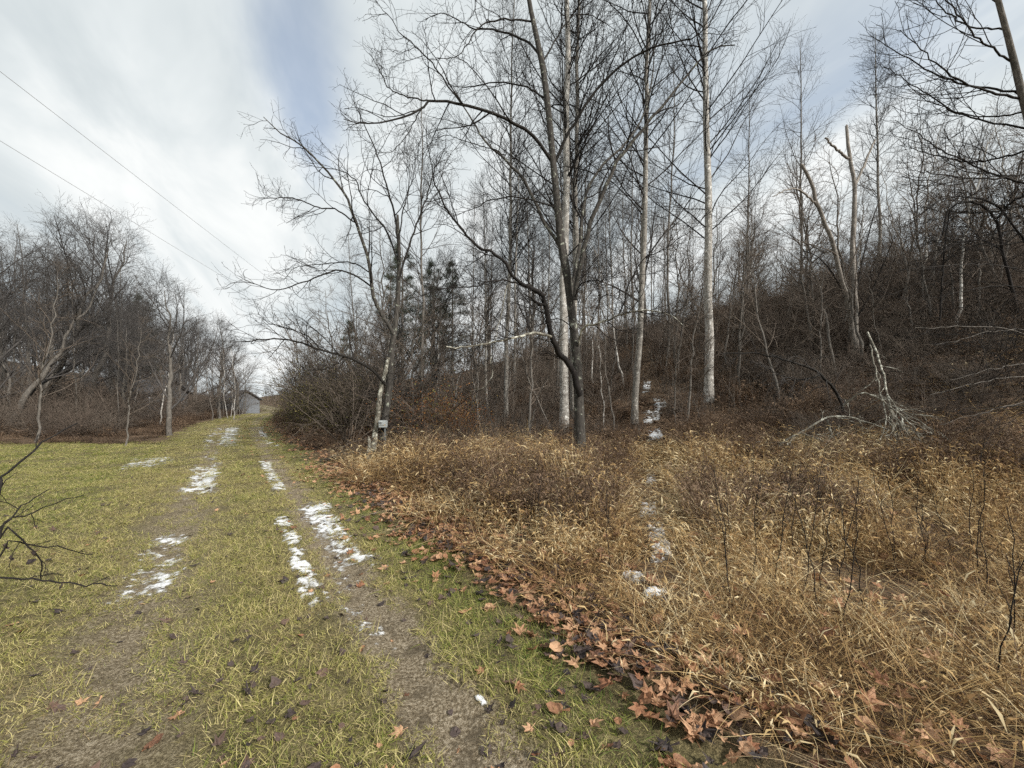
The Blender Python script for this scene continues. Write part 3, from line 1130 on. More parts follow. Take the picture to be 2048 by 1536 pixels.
def traced_tree(name, label, cat, base, trunk, limbs, rng, mats, twig=(9, 1.1, 6, 0.5, 3, 0.22), group=None, twig_up=0.06, wig=0.17):
    """trunk: (pts, r0, r1); limbs: list of (part name, pts, r0, r1, material)"""
    root = empty(name, base)
    base = np.array(base)
    tag(root, label, cat, group)
    tp, r0, r1 = trunk
    tp = resample(tp, 30) - base
    tr = taper(30, r0, r1)
    tr[:3] *= np.array([1.35, 1.15, 1.04])
    wob = 1 + 0.05 * np.sin(np.linspace(0, 22, 30))
    me = tubes([(tp[None], (tr * wob)[None], 14)], name + '_trunk')
    link('trunk', me, mats[0], root)
    LP, LR = [], []
    for nm, pts, a, b, mt in limbs:
        q = resample(pts, 24) - base
        q[1:-1] += rng.normal(size=(22, 3)) * 0.010
        rr = taper(24, a * .86, b * .86)
        me = tubes([(q[None], rr[None], 9)], name + '_limb')
        link(nm, me, mt, root)
        LP.append(q)
        LR.append(rr)
    LP = np.array(LP)
    LR = np.array(LR)
    ll = np.linalg.norm(np.diff(LP, axis=1), axis=2).sum(1)
    k1, l1, k2, l2, k3, l3 = twig
    a = grow((LP, LR), rng, k1, 0.22, 0.99, (30, 65), np.clip(ll * 0.42, 0.3, 1.9) * l1, 7, 0.55, 0.022, 0.0035, up=twig_up, wig=wig, lenpow=0.35)
    b = grow(a, rng, k2, 0.18, 0.99, (30, 65), 0.62 * l2 / 0.5, 5, 0.7, 0.010, 0.0026, up=twig_up * 0.8, wig=wig * 1.15, lenpow=0.3)
    c = grow(b, rng, k3, 0.25, 0.98, (30, 70), l3, 3, 0.8, 0.005, 0.0018, up=0.05, wig=0.22, lenpow=0.2)
    tipl = grow((LP, LR), rng, 3, 0.85, 0.999, (10, 40), 0.5, 5, 0.8, 0.012, 0.003, up=0.05, wig=0.2, lenpow=0.0)
    me = tubes([(a[0], a[1], 5), (tipl[0], tipl[1], 5), (b[0], b[1], 4), (c[0], c[1], 3)], name + '_crown')
    link('crown', me, mats[1], root)
    return root


def px(pts, D0, D1):
    m = len(pts)
    return [P(a, b, d) for (a, b), d in zip(pts, np.linspace(D0, D1, m))]


def build_main_tree():
    rng = np.random.default_rng(101)
    D = 9.0
    bx, by = P(1163, 900, D)[:2]
    base = (bx, by, zg1(bx, by))
    tr = [np.array(base) - [0, 0, .2]] + px([(1160, 880), (1157, 780), (1151, 690), (1143, 620), (1136, 560), (1123, 490), (1115, 410), (1107, 332), (1098, 234), (1086, 137), (1074, 78), (1058, 0), (1040, -130), (1034, -260)], D, D + .7)
    A, B, C = M['bark_main'], M['bark_limb'], M['bark_black']
    li = M['bark_lichen']
    L = [
        ('limb', px([(1103, 322), (1066, 273), (1023, 244), (969, 221), (914, 207), (867, 203), (848, 211), (828, 227), (773, 242), (730, 248), (687, 238)], D + .4, D - 1.6), .048, .008, B),
        ('limb', px([(867, 203), (840, 199), (812, 193), (777, 176), (758, 137), (738, 105)], D - .4, D - 1.0), .020, .005, B),
        ('limb', px([(922, 206), (894, 168), (867, 129), (840, 100), (801, 66), (777, 31), (750, 2)], D - .2, D - .9), .022, .005, B),
        ('limb', px([(846, 215), (830, 240), (812, 273), (781, 305), (752, 300)], D - .6, D - .9), .014, .004, B),
        ('limb', px([(1082, 113), (1055, 84), (1019, 68), (980, 59), (945, 55), (914, 39), (879, 27), (850, 40)], D + .5, D + 1.6), .034, .006, B),
        ('limb', px([(1062, 43), (1027, 39), (984, 41), (957, 55), (933, 90), (914, 113), (875, 117)], D + .6, D - .6), .024, .005, B),
        ('limb', px([(1088, 195), (1047, 172), (1004, 164), (961, 170), (914, 174), (880, 160)], D + .45, D + 1.8), .026, .005, B),
        ('limb', px([(1108, 328), (1133, 273), (1156, 234), (1187, 187), (1225, 147), (1262, 118), (1316, 91), (1374, 79), (1402, 64), (1425, 20)], D + .4, D - .8), .045, .008, B),
        ('limb', px([(1084, 128), (1105, 90), (1130, 50), (1150, 30), (1185, 32), (1230, 60)], D + .5, D + 1.2), .026, .006, B),
        ('limb', px([(1140, 590), (1150, 545), (1160, 470), (1172, 391), (1195, 344), (1223, 312), (1258, 280), (1292, 215), (1305, 150), (1308, 90)], D + .3, D + 1.5), .055, .010, A),
        ('limb', px([(1150, 600), (1160, 530), (1180, 449), (1202, 397), (1233, 325), (1262, 286), (1304, 236), (1353, 178), (1390, 130), (1424, 98), (1470, 90)], D, D - .6), .068, .012, A),
        ('limb', px([(1121, 495), (1090, 449), (1066, 394), (1039, 348), (1000, 309), (969, 281), (945, 242), (926, 211), (891, 156)], D + .3, D + 1.4), .050, .008, A),
        ('limb', px([(1112, 416), (1059, 398), (1019, 395), (984, 400), (953, 414), (906, 434)], D + .3, D + .6), .024, .006, B),
        ('limb', px([(1010, 310), (975, 295), (935, 285), (895, 270), (870, 280)], D + .6, D + 1.2), .016, .005, B),
        ('limb', px([(1160, 790), (1143, 737), (1120, 707), (1107, 684), (1099, 649), (1093, 618), (1085, 595), (1070, 580), (1045, 570)], D - .05, D - .9), .082, .05, C),
        ('limb', px([(1045, 570), (1026, 551), (1010, 525), (980, 502), (954, 494), (926, 461), (894, 418), (879, 387), (867, 350), (884, 310)], D - .9, D - 1.7), .040, .008, C),
        ('limb', px([(1045, 570), (1000, 560), (950, 572), (900, 575), (862, 580)], D - .9, D - 1.9), .022, .006, C),
        ('limb', px([(1030, 555), (1020, 500), (1045, 450), (1070, 420), (1090, 400)], D - .9, D - .3), .016, .005, C),
        ('limb', px([(1103, 674), (1071, 666), (1045, 671), (1006, 681), (964, 689), (922, 694), (892, 693)], D - .55, D - 1.7), .034, .014, li),
        ('limb', px([(1093, 612), (1075, 606), (1062, 595)], D - .6, D - 1.0), .035, .018, C),
        ('limb', px([(1015, 570), (1008, 600), (1000, 640), (990, 680), (982, 715), (983, 750), (970, 775), (940, 782)], D - 1.0, D - 1.3), .012, .004, li),
        ('limb', px([(1158, 690), (1163, 660), (1180, 650), (1215, 641), (1251, 627), (1283, 621), (1332, 627), (1365, 650)], D, D - 1.2), .034, .007, li),
        ('limb', px([(1235, 632), (1251, 600), (1254, 574), (1270, 544), (1290, 515), (1319, 502), (1345, 486), (1384, 460), (1420, 420)], D - .4, D - .9), .018, .005, C),
        ('limb', px([(1150, 600), (1157, 574), (1176, 562), (1210, 560), (1240, 545)], D, D - .8), .020, .006, C),
        ('limb', px([(1147, 660), (1125, 640), (1100, 640), (1060, 655), (1020, 640)], D, D - .6), .014, .005, C),
        ('limb', px([(1180, 650), (1200, 600), (1222, 590), (1250, 610), (1290, 640)], D - .2, D - 1.0), .014, .004, C),
    ]
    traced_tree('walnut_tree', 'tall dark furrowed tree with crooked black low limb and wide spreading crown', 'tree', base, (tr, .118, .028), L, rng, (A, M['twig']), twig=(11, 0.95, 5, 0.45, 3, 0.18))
    # ivy-like dead stems wrapped round the foot
    return base


MAIN = build_main_tree()


def build_left_tree():
    rng = np.random.default_rng(202)
    D = 10.0
    bx, by = P(763, 920, D)[:2]
    base = (bx, by, zg1(bx, by))
    A, B = M['bark_main'], M['bark_limb']
    tr = [np.array(base) - [0, 0, .2]] + px([(764, 905), (769, 846), (778, 781), (781, 734), (785, 687), (792, 640), (796, 590), (798, 510), (795, 430)], D, D + .5)
    L = [
        ('limb', px([(788, 670), (770, 640), (752, 610), (744, 575), (738, 530), (731, 500), (715, 453), (695, 398), (668, 359), (633, 320), (598, 287), (562, 266), (527, 234)], D, D - .8), .058, .009, A),
        ('limb', px([(711, 445), (672, 420), (633, 414), (605, 402), (559, 395), (527, 398)], D - .4, D - 1.4), .022, .006, B),
        ('limb', px([(796, 520), (773, 465), (742, 422), (719, 383), (713, 363), (690, 345), (656, 336), (610, 330)], D + .2, D + 1.2), .030, .006, B),
        ('limb', px([(798, 520), (789, 430), (773, 371), (754, 312), (734, 258), (715, 219), (707, 191)], D + .2, D - .5), .034, .007, B),
        ('limb', px([(797, 560), (813, 508), (836, 441), (855, 391), (865, 344), (855, 293), (852, 250)], D + .1, D + .5), .032, .007, B),
        ('limb', px([(797, 480), (806, 420), (822, 370), (830, 330), (826, 290)], D + .4, D + 1.2), .022, .006, B),
        ('limb', px([(772, 770), (758, 755), (740, 737), (717, 723), (687, 712), (658, 705), (638, 699), (611, 687), (576, 680), (529, 677), (500, 682), (467, 684)], D, D - 1.5), .042, .008, M['bark_limb']),
        ('limb', px([(638, 697), (617, 673), (579, 658), (538, 646), (515, 626)], D - .7, D - .3), .020, .005, B),
        ('limb', px([(690, 713), (660, 735), (620, 740), (580, 760)], D - .5, D - 1.2), .018, .005, B),
        ('limb', px([(745, 575), (717, 553), (682, 541), (658, 544), (623, 559), (582, 572), (547, 579), (523, 572), (500, 563), (478, 552)], D - .2, D - 1.3), .026, .006, B),
        ('limb', px([(740, 545), (705, 526), (664, 526), (632, 529), (590, 535), (568, 560)], D - .1, D + .8), .020, .005, B),
        ('second_trunk', [np.array(base) + [-.22, -.06, -.1]] + px([(748, 890), (755, 837), (761, 787), (769, 752), (777, 715)], D - .05, D + .05), .085, .055, M['bark_lichen']),
    ]
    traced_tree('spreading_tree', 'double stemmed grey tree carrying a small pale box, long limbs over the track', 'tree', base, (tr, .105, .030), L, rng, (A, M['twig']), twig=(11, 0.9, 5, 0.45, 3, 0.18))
    # small pale meter box fixed to the trunk
    x, y, z = P(766, 848, D - .16)
    root = empty('meter_box', (x, y, z))
    tag(root, 'small pale grey meter box fixed to the double stemmed trunk', 'meter box')
    bm_box('housing', (0, 0, 0), (.20, .10, .18), M['box'], root, .012)
    bm_box('lid', (0, -.056, .025), (.17, .015, .10), M['box_lid'], root, .006)
    bm_box('glass_dial', (-.04, -.067, .03), (.055, .01, .055), M['box_dark'], root, .004)
    bm_box('conduit', (.05, 0, -.36), (.032, .032, .56), M['box_dark'], root, .006)
    # broken stub of a dead stem beside it
    q = resample([P(738, 935, 9.4), P(737, 910, 9.4), P(739, 888, 9.42), P(737, 872, 9.4)], 10)
    rr = taper(10, .055, .035)
    rr[-1] = .004
    b0 = q[0].copy()
    me = tubes([((q - b0)[None], rr[None], 8)], 'stub')
    o = link('dead_stub', me, M['bark_lichen'])
    o.location = b0
    tag(o, 'short pale broken stub standing beside the double stemmed tree', 'stump')


def plain(name, col, rough=0.6, n=0.15, sc=8):
    m, t = new_mat(name)
    tcn = t.n('ShaderNodeTexCoord')
    f = t.noise(tcn.outputs['Object'], sc, 4, 0.6)
    c = t.mix(t.math('MULTIPLY', t.ss(f, 0.4, 0.7), 0.6), col, tuple(v * (1 - n * 2.2) for v in col))
    finish(t, c, rough, f, 0.1, 0.005)
    return m


M['box'] = plain('box_paint', (0.34, 0.365, 0.365), 0.5)
M['box_lid'] = plain('box_lid_paint', (0.42, 0.45, 0.45), 0.4)
M['box_dark'] = plain('box_conduit', (0.16, 0.17, 0.17), 0.5)
import bmesh


def bm_box(name, c, s, mat, parent=None, bev=0.0):
    bm = bmesh.new()
    bmesh.ops.create_cube(bm, size=1)
    for v in bm.verts:
        v.co = (v.co.x * s[0] + c[0], v.co.y * s[1] + c[1], v.co.z * s[2] + c[2])
    if bev:
        bmesh.ops.bevel(bm, geom=bm.edges[:], offset=bev, segments=2, affect='EDGES')
    me = bpy.data.meshes.new(name)
    bm.to_mesh(me)
    bm.free()
    return link(name, me, mat, parent)


build_left_tree()


def build_snag():
    rng = np.random.default_rng(7)
    D = 14.0
    bx, by = hit(1716, 735)
    D = by
    base = (bx, by, zg1(bx, by))
    root = empty('dead_snag', base)
    tag(root, 'bare dead twin stemmed snag with broken off tops on the slope', 'dead tree')
    b0 = np.array(base)

    def stem(nm, pts, a, b, d0, d1, first=None):
        q = ([first] if first is not None else []) + px(pts, d0, d1)
        q = resample(q, 26) - b0
        q[2:-1] += rng.normal(size=(23, 3)) * .012
        rr = taper(26, a, b)
        q = np.vstack([q, q[-1:] + (q[-1:] - q[-2:-1]) * .15])
        rr = np.append(rr, .004)
        link(nm, tubes([(q[None], rr[None], 10)], nm), M['bark_dead'], root)
    low = b0 - [0, 0, .3]
    stem('trunk', [(1712, 690), (1709, 590), (1706, 493), (1711, 395), (1708, 355), (1699, 312), (1693, 252)], .095, .042, D, D + .3, low)
    stem('trunk', [(1708, 690), (1700, 629), (1687, 571), (1667, 493), (1643, 429), (1623, 371), (1604, 330)], .082, .042, D - .1, D - 1.0, low + [-.12, 0, 0])
    stem('stub_limb', [(1710, 372), (1726, 335), (1740, 302), (1750, 279)], .042, .026, D + .2, D + .5)
    stem('stub_limb', [(1700, 318), (1685, 308), (1668, 294), (1650, 276)], .042, .028, D + .25, D + .1)
    stem('stub_limb', [(1634, 412), (1618, 395), (1599, 381), (1579, 378), (1545, 393)], .032, .010, D - .7, D - 1.4)
    stem('stub_limb', [(1668, 497), (1650, 505), (1620, 488), (1600, 486)], .03, .012, D - .5, D - .2)
    LPs = np.array([resample(px([(1711, 600), (1725, 520), (1745, 440), (1765, 380)], D, D + .8), 24) - b0,
                    resample(px([(1690, 590), (1660, 540), (1630, 510), (1595, 500)], D - .2, D - .6), 24) - b0,
                    resample(px([(1711, 640), (1740, 590), (1770, 520), (1790, 470)], D, D - .8), 24) - b0])
    LR = np.array([taper(24, .03, .006)] * 3)
    a = grow((LPs, LR), rng, 9, .2, .98, (30, 65), 1.1, 6, .6, .015, .003, .06, .15, .4)
    b = grow(a, rng, 5, .2, .98, (30, 60), .45, 4, .7, .006, .002, .05, .2, .3)
    link('crown', tubes([(LPs, LR, 6), (a[0], a[1], 4), (b[0], b[1], 3)], 'snag_shoots'), M['twig'], root)


build_snag()


def brush_thing(name, label, cat, limbs, rng, mat, twmat, tw, group=None, up=-0.02):
    """a fallen or arching branch: limbs = list of (pts, r0, r1)"""
    b0 = np.array(limbs[0][0][0])
    root = empty(name, b0)
    tag(root, label, cat, group)
    LP, LR = [], []
    for pts, a, b in limbs:
        q = resample(pts, 22) - b0
        q[1:-1] += rng.normal(size=(20, 3)) * .009
        rr = taper(22, a, b)
        link('limb', tubes([(q[None], rr[None], 8)], name + '_limb'), mat, root)
        LP.append(q)
        LR.append(rr)
    LP, LR = np.array(LP), np.array(LR)
    k1, l1, k2, l2 = tw
    a = grow((LP, LR), rng, k1, .15, .99, (25, 65), l1, 6, .6, .012, .003, up, .15, .3)
    b = grow(a, rng, k2, .2, .99, (25, 65), l2, 4, .7, .006, .002, up, .2, .2)
    tw_ = link('twigs', tubes([(a[0], a[1], 4), (b[0], b[1], 3)], name + '_twigs'), twmat, root)
    tw_['kind'] = 'stuff'
    return root


def build_fallen():
    rng = np.random.default_rng(31)
    li, dk = M['bark_lichen'], M['bark_limb']

    def gnd(pts, lift, dmin=None):
        """picture points lifted off the ground they hang over: lift = metres nearer than the ground hit"""
        out = []
        for (a, b), l in zip(pts, lift):
            D = hit(a, b)[1] - l
            out.append(P(a, b, D))
        return out
    d0 = hit(1560, 925)[1]
    d1 = hit(1835, 915)[1]
    brush_thing('fallen_branch', 'bleached lichen branch propped on the ground at the meadow edge', 'branch', [
        (px([(1531, 930), (1565, 888), (1604, 864), (1643, 839), (1682, 832), (1731, 844), (1789, 864), (1830, 895)], d0, d1 + .3), .024, .007),
        (px([(1604, 866), (1640, 880), (1680, 905), (1720, 925)], d0 - .1, d1), .018, .006),
        (px([(1655, 840), (1662, 870), (1655, 890), (1690, 915)], d0 - .1, d0 - .3), .020, .006),
        (px([(1590, 874), (1575, 895), (1610, 915)], d0 - .1, d0 - .3), .014, .005)], rng, li, li, (9, .5, 4, .22))
    brush_thing('fallen_branch', 'long lichen coated branch hanging down from the slope beside the arched limb', 'branch', [
        (px([(1735, 664), (1755, 712), (1770, 761), (1779, 810), (1804, 854), (1835, 915)], d1 + 1.6, d1), .019, .010),
        (px([(1740, 690), (1752, 740), (1762, 790), (1772, 840), (1760, 880)], d1 + 1.4, d1), .014, .006),
        (px([(1779, 812), (1800, 860), (1812, 905), (1826, 930)], d1 + .5, d1 - .2), .011, .005),
        (px([(1779, 815), (1785, 860), (1778, 900), (1790, 930)], d1 + .5, d1 - .1), .010, .005),
        (px([(1775, 790), (1800, 820), (1850, 850), (1900, 880), (1935, 925)], d1 + .6, d1 - .7), .010, .004)], rng, li, li, (7, .55, 3, .22), up=-0.10)
    brush_thing('fallen_branch', 'pale arched lichen limb curving down into the brush', 'branch', [
        (px([(1687, 812), (1716, 790), (1750, 793), (1779, 815), (1823, 849), (1862, 903), (1885, 940)], d1 + .5, d1 - .5), .017, .006),
        (px([(1800, 830), (1815, 870), (1850, 930)], d1 + .2, d1 - .4), .014, .005),
        (px([(1779, 815), (1790, 860), (1795, 905)], d1 + .2, d1), .016, .006)], rng, li, li, (12, .6, 4, .24), up=-0.10)
    D = hit(1690, 855)[1]
    brush_thing('arching_branch', 'dark drooping branch arching over brush with hanging twigs', 'branch', [
        (px([(1690, 860), (1682, 805), (1643, 751), (1594, 727), (1535, 712), (1487, 705), (1438, 708)], D, D - .8), .036, .008),
        (px([(1643, 751), (1600, 760), (1560, 750), (1520, 730)], D, D + .5), .018, .005)], rng, dk, M['twig_grey'], (16, .75, 5, .3), up=-0.16)
    # vine-draped arch
    D = 11.2
    brush_thing('vine_arch', 'black vine tangled arch of bent stems on the slope top', 'vines', [
        (px([(2060, 800), (2045, 700), (2030, 600), (2005, 500), (1992, 440), (1950, 405), (1900, 415), (1885, 470)], D, D - .3), .045, .02),
        (px([(2090, 560), (2040, 470), (1990, 410), (1940, 395), (1880, 400), (1820, 450)], D + .3, D - .8), .03, .01),
        (px([(2005, 500), (1960, 480), (1910, 490), (1860, 520)], D, D - .8), .024, .008),
        (px([(1880, 640), (1885, 560), (1890, 480), (1900, 420)], D + .2, D), .022, .016),
        (px([(1992, 440), (2030, 400), (2080, 380)], D, D - .6), .03, .012)], rng, M['bark_black'], M['twig'], (26, 1.0, 7, .45), up=-0.04)
    # twiggy brush pile by the path side trees
    L = []
    for k in range(7):
        x0, y0 = rng.uniform(620, 700), rng.uniform(905, 935)
        L.append((px([(x0 - 10, y0 + rng.uniform(0, 12)), (x0 + 30, y0 - rng.uniform(5, 20)), (x0 + rng.uniform(50, 100), y0 - rng.uniform(10, 40))], 9.6, 9.2 + rng.uniform(-.4, .5)), .014, .005))
    brush_thing('brush_pile', 'low pile of cut grey sticks beside the track leaves', 'brush pile', L, rng, M['twig_brush'], M['twig_brush'], (4, .35, 3, .15))
    # foreground shrub at the picture's edge: stems rooted in the lawn
    D = 2.75
    rb = np.array([*P(-40, 1190, D)[:2], 0])
    rb[2] = zg1(rb[0], rb[1]) - .02
    L = [([rb, *px([(0, 1072), (50, 1012), (98, 978)], D, D + .3)], .009, .003),
         ([rb, *px([(0, 1062), (70, 1022), (168, 990)], D, D + .4)], .009, .003),
         ([rb, *px([(0, 1070), (55, 1092), (84, 1122), (82, 1158)], D, D + .2)], .008, .0035),
         ([rb, *px([(0, 1158), (100, 1166), (235, 1172)], D, D + .3)], .009, .004),
         ([rb, *px([(0, 1095), (70, 1092), (140, 1100), (185, 1108)], D, D + .5)], .007, .003),
         ([rb, *px([(-10, 1000), (30, 935), (95, 878), (155, 846)], D - .2, D + .4)], .010, .005)]
    sh = brush_thing('low_twig_shrub', 'thin bare arching twigs with withered leaves rising from the lawn', 'shrub', L, rng, M['twig'], M['twig'], (3, .22, 2, .08))
    lm = leaf_mesh(rng, 'withered_leaf', 1)
    lm.materials.append(M['leaf_dark'])
    for (a, b) in ((20, 1120), (62, 1125), (70, 1108), (8, 1095), (120, 1172)):
        o = link('withered_leaf', lm, None, sh)
        o.location = P(a, b, D + .05) - np.array(sh.location)
        o.rotation_euler = (rng.uniform(.8, 1.8), rng.normal() * .5, rng.random() * 6)
        o.scale = (.09, .05, .09)


build_fallen()

# ------------------------------------------------------------------ grown trees
def tree_meshes(kind, seed):
    """(trunk mesh, crown mesh, materials) in local coordinates, base at the origin"""
    rng = np.random.default_rng(seed)
    N = 20
    if kind in ('poplar', 'poplar_grey', 'pole'):
        Ht = {'poplar': 23, 'poplar_grey': 20, 'pole': 15}[kind] * rng.uniform(.95, 1.05)
        r = {'poplar': .15, 'poplar_grey': .118, 'pole': .07}[kind]
        tz = np.linspace(-.3, Ht, N)
        tp = np.stack([np.cumsum(rng.normal(size=N)) * .035, np.cumsum(rng.normal(size=N)) * .035, tz], 1)
        tp[:, :2] -= tp[1, :2]
        tr = taper(N, r, .012, .85)
        tr[0] *= 1.3
        T = (tp[None], tr[None])
        k1 = {'poplar': 66, 'poplar_grey': 54, 'pole': 34}[kind]
        t0 = {'poplar': .24, 'poplar_grey': .34, 'pole': .38}[kind]
        pole = kind == 'pole'
        a = grow(T, rng, k1, t0, .985, (34, 62), Ht * (.34 if pole else .27), 10, .42, .024, .005, .06, .07, .8)
        b = grow(a, rng, 7 if pole else 10, .12, .98, (25, 50), Ht * .085, 6, .6, .009, .0034, .06, .10, .5)
        c = grow(b, rng, 3 if pole else 5, .15, .98, (28, 55), .55, 4, .7, .006, .0026, .06, .12, .3)
        tips = [(a[0], a[1], 5), (b[0], b[1], 4), (c[0], c[1], 3)]
        mats = (M['bark_pale'] if kind == 'poplar' else (M['bark_mid'] if kind == 'poplar_grey' else M['bark_grey']), M['twig'] if kind != 'pole' else M['twig_grey'])
        return tubes([(T[0], T[1], 12)], kind + '_trunk'), tubes(tips, kind + '_crown'), mats
    if kind in ('spread', 'spread_lean'):
        Ht = 13 * rng.uniform(.95, 1.1)
        lean = .0 if kind == 'spread' else .35
        tz = np.linspace(-.3, Ht * .8, N)
        tp = np.stack([lean * tz * .5 + np.cumsum(rng.normal(size=N)) * .09, np.cumsum(rng.normal(size=N)) * .09, tz], 1)
        tp[:, :2] -= tp[1, :2]
        tr = taper(N, .17, .02, .9)
        tr[0] *= 1.3
        T = (tp[None], tr[None])
        a = grow(T, rng, 15, .18, .98, (28, 55), Ht * .52, 11, .6, .075, .010, .06, .07, .55)
        b = grow(a, rng, 9, .2, .98, (28, 52), Ht * .20, 8, .6, .028, .005, .045, .10, .45)
        c = grow(b, rng, 6, .2, .98, (28, 55), Ht * .08, 5, .7, .010, .0035, .04, .13, .3)
        d = grow(c, rng, 3, .25, .98, (28, 55), .45, 3, .8, .005, .0028, .03, .15, .2)
        return tubes([(T[0], T[1], 10)], kind + '_trunk'), tubes([(a[0], a[1], 6), (b[0], b[1], 4), (c[0], c[1], 3), (d[0], d[1], 3)], kind + '_crown'), (M['bark_grey'], M['twig_grey'])
    if kind == 'sapling':
        Ht = 6 * rng.uniform(.9, 1.15)
        tz = np.linspace(-.2, Ht, N)
        tp = np.stack([np.cumsum(rng.normal(size=N)) * .05, np.cumsum(rng.normal(size=N)) * .05, tz], 1)
        tp[:, :2] -= tp[1, :2]
        T = (tp[None], taper(N, .045, .005)[None])
        a = grow(T, rng, 20, .22, .98, (35, 65), Ht * .36, 8, .6, .018, .004, .05, .10, .6)
        b = grow(a, rng, 7, .15, .98, (30, 60), .75, 5, .7, .008, .003, .04, .13, .4)
        c = grow(b, rng, 3, .2, .98, (30, 60), .32, 3, .8, .004, .0025, .03, .15, .2)
        return tubes([(T[0], T[1], 7)], 'sapling_trunk'), tubes([(a[0], a[1], 5), (b[0], b[1], 3), (c[0], c[1], 3)], 'sapling_crown'), (M['bark_pale'] if seed % 2 else M['bark_grey'], M['twig_brush'])
    if kind == 'pine':
        Ht = 11 * rng.uniform(.95, 1.05)
        tz = np.linspace(-.3, Ht, N)
        tp = np.stack([tz * 0, tz * 0, tz], 1)
        T = (tp[None], taper(N, .14, .015)[None])
        a = grow(T, rng, 44, .30, .985, (68, 96), Ht * .24, 7, .4, .03, .006, .035, .06, .7, flat=.6)
        b = grow(a, rng, 11, .25, .99, (30, 60), .6, 4, .7, .01, .004, .05, .1, .4)
        nd = grow(b, rng, 22, .1, 1.0, (25, 75), .22, 2, 2, .0045, .002, .02, .05, .0, jit=.25)
        nd = (nd[0], np.full(nd[1].shape, .0060) * np.array([1, 1, .4]))
        tm = tubes([(T[0], T[1], 9), (a[0], a[1], 4)], 'pine_trunk')
        return tm, tubes([(nd[0], nd[1], 3)], 'pine_crown'), (M['bark_grey'], M['needle'])


def needle_mat():
    m, t = new_mat('pine_needles')
    geo = t.n('ShaderNodeNewGeometry')
    n = t.noise(geo.outputs['Position'], 2.5, 3, 0.6)
    finish(t, t.ramp(n, [(0.3, (0.030, 0.042, 0.028)), (0.7, (0.085, 0.105, 0.070))]), 0.6, transl=.1)
    return m


M['needle'] = needle_mat()
LIB = {}


def lib(kind, i):
    if (kind, i) not in LIB:
        tm, cm, mats = tree_meshes(kind, hash((len(kind), kind[0] == 'p', i, len(kind) * 7)) % 10000 + i * 13)
        tm.materials.append(mats[0])
        cm.materials.append(mats[1])
        LIB[(kind, i)] = (tm, cm)
    return LIB[(kind, i)]


def plant(kind, i, x, y, s, rz, name, label, cat, group=None, tilt=(0, 0), sz=None, z=None, mats=None):
    tm, cm = lib(kind, i)
    root = empty(name, (x, y, zg1(x, y) if z is None else z), rz, s)
    root.rotation_euler = (tilt[0], tilt[1], rz)
    if sz:
        root.scale = (s, s, s * sz)
    link('trunk', tm, None, root)
    link('crown', cm, None, root)
    tag(root, label, cat, group)
    return root


def at(px_, D):
    return (px_ - 1024) / F * D


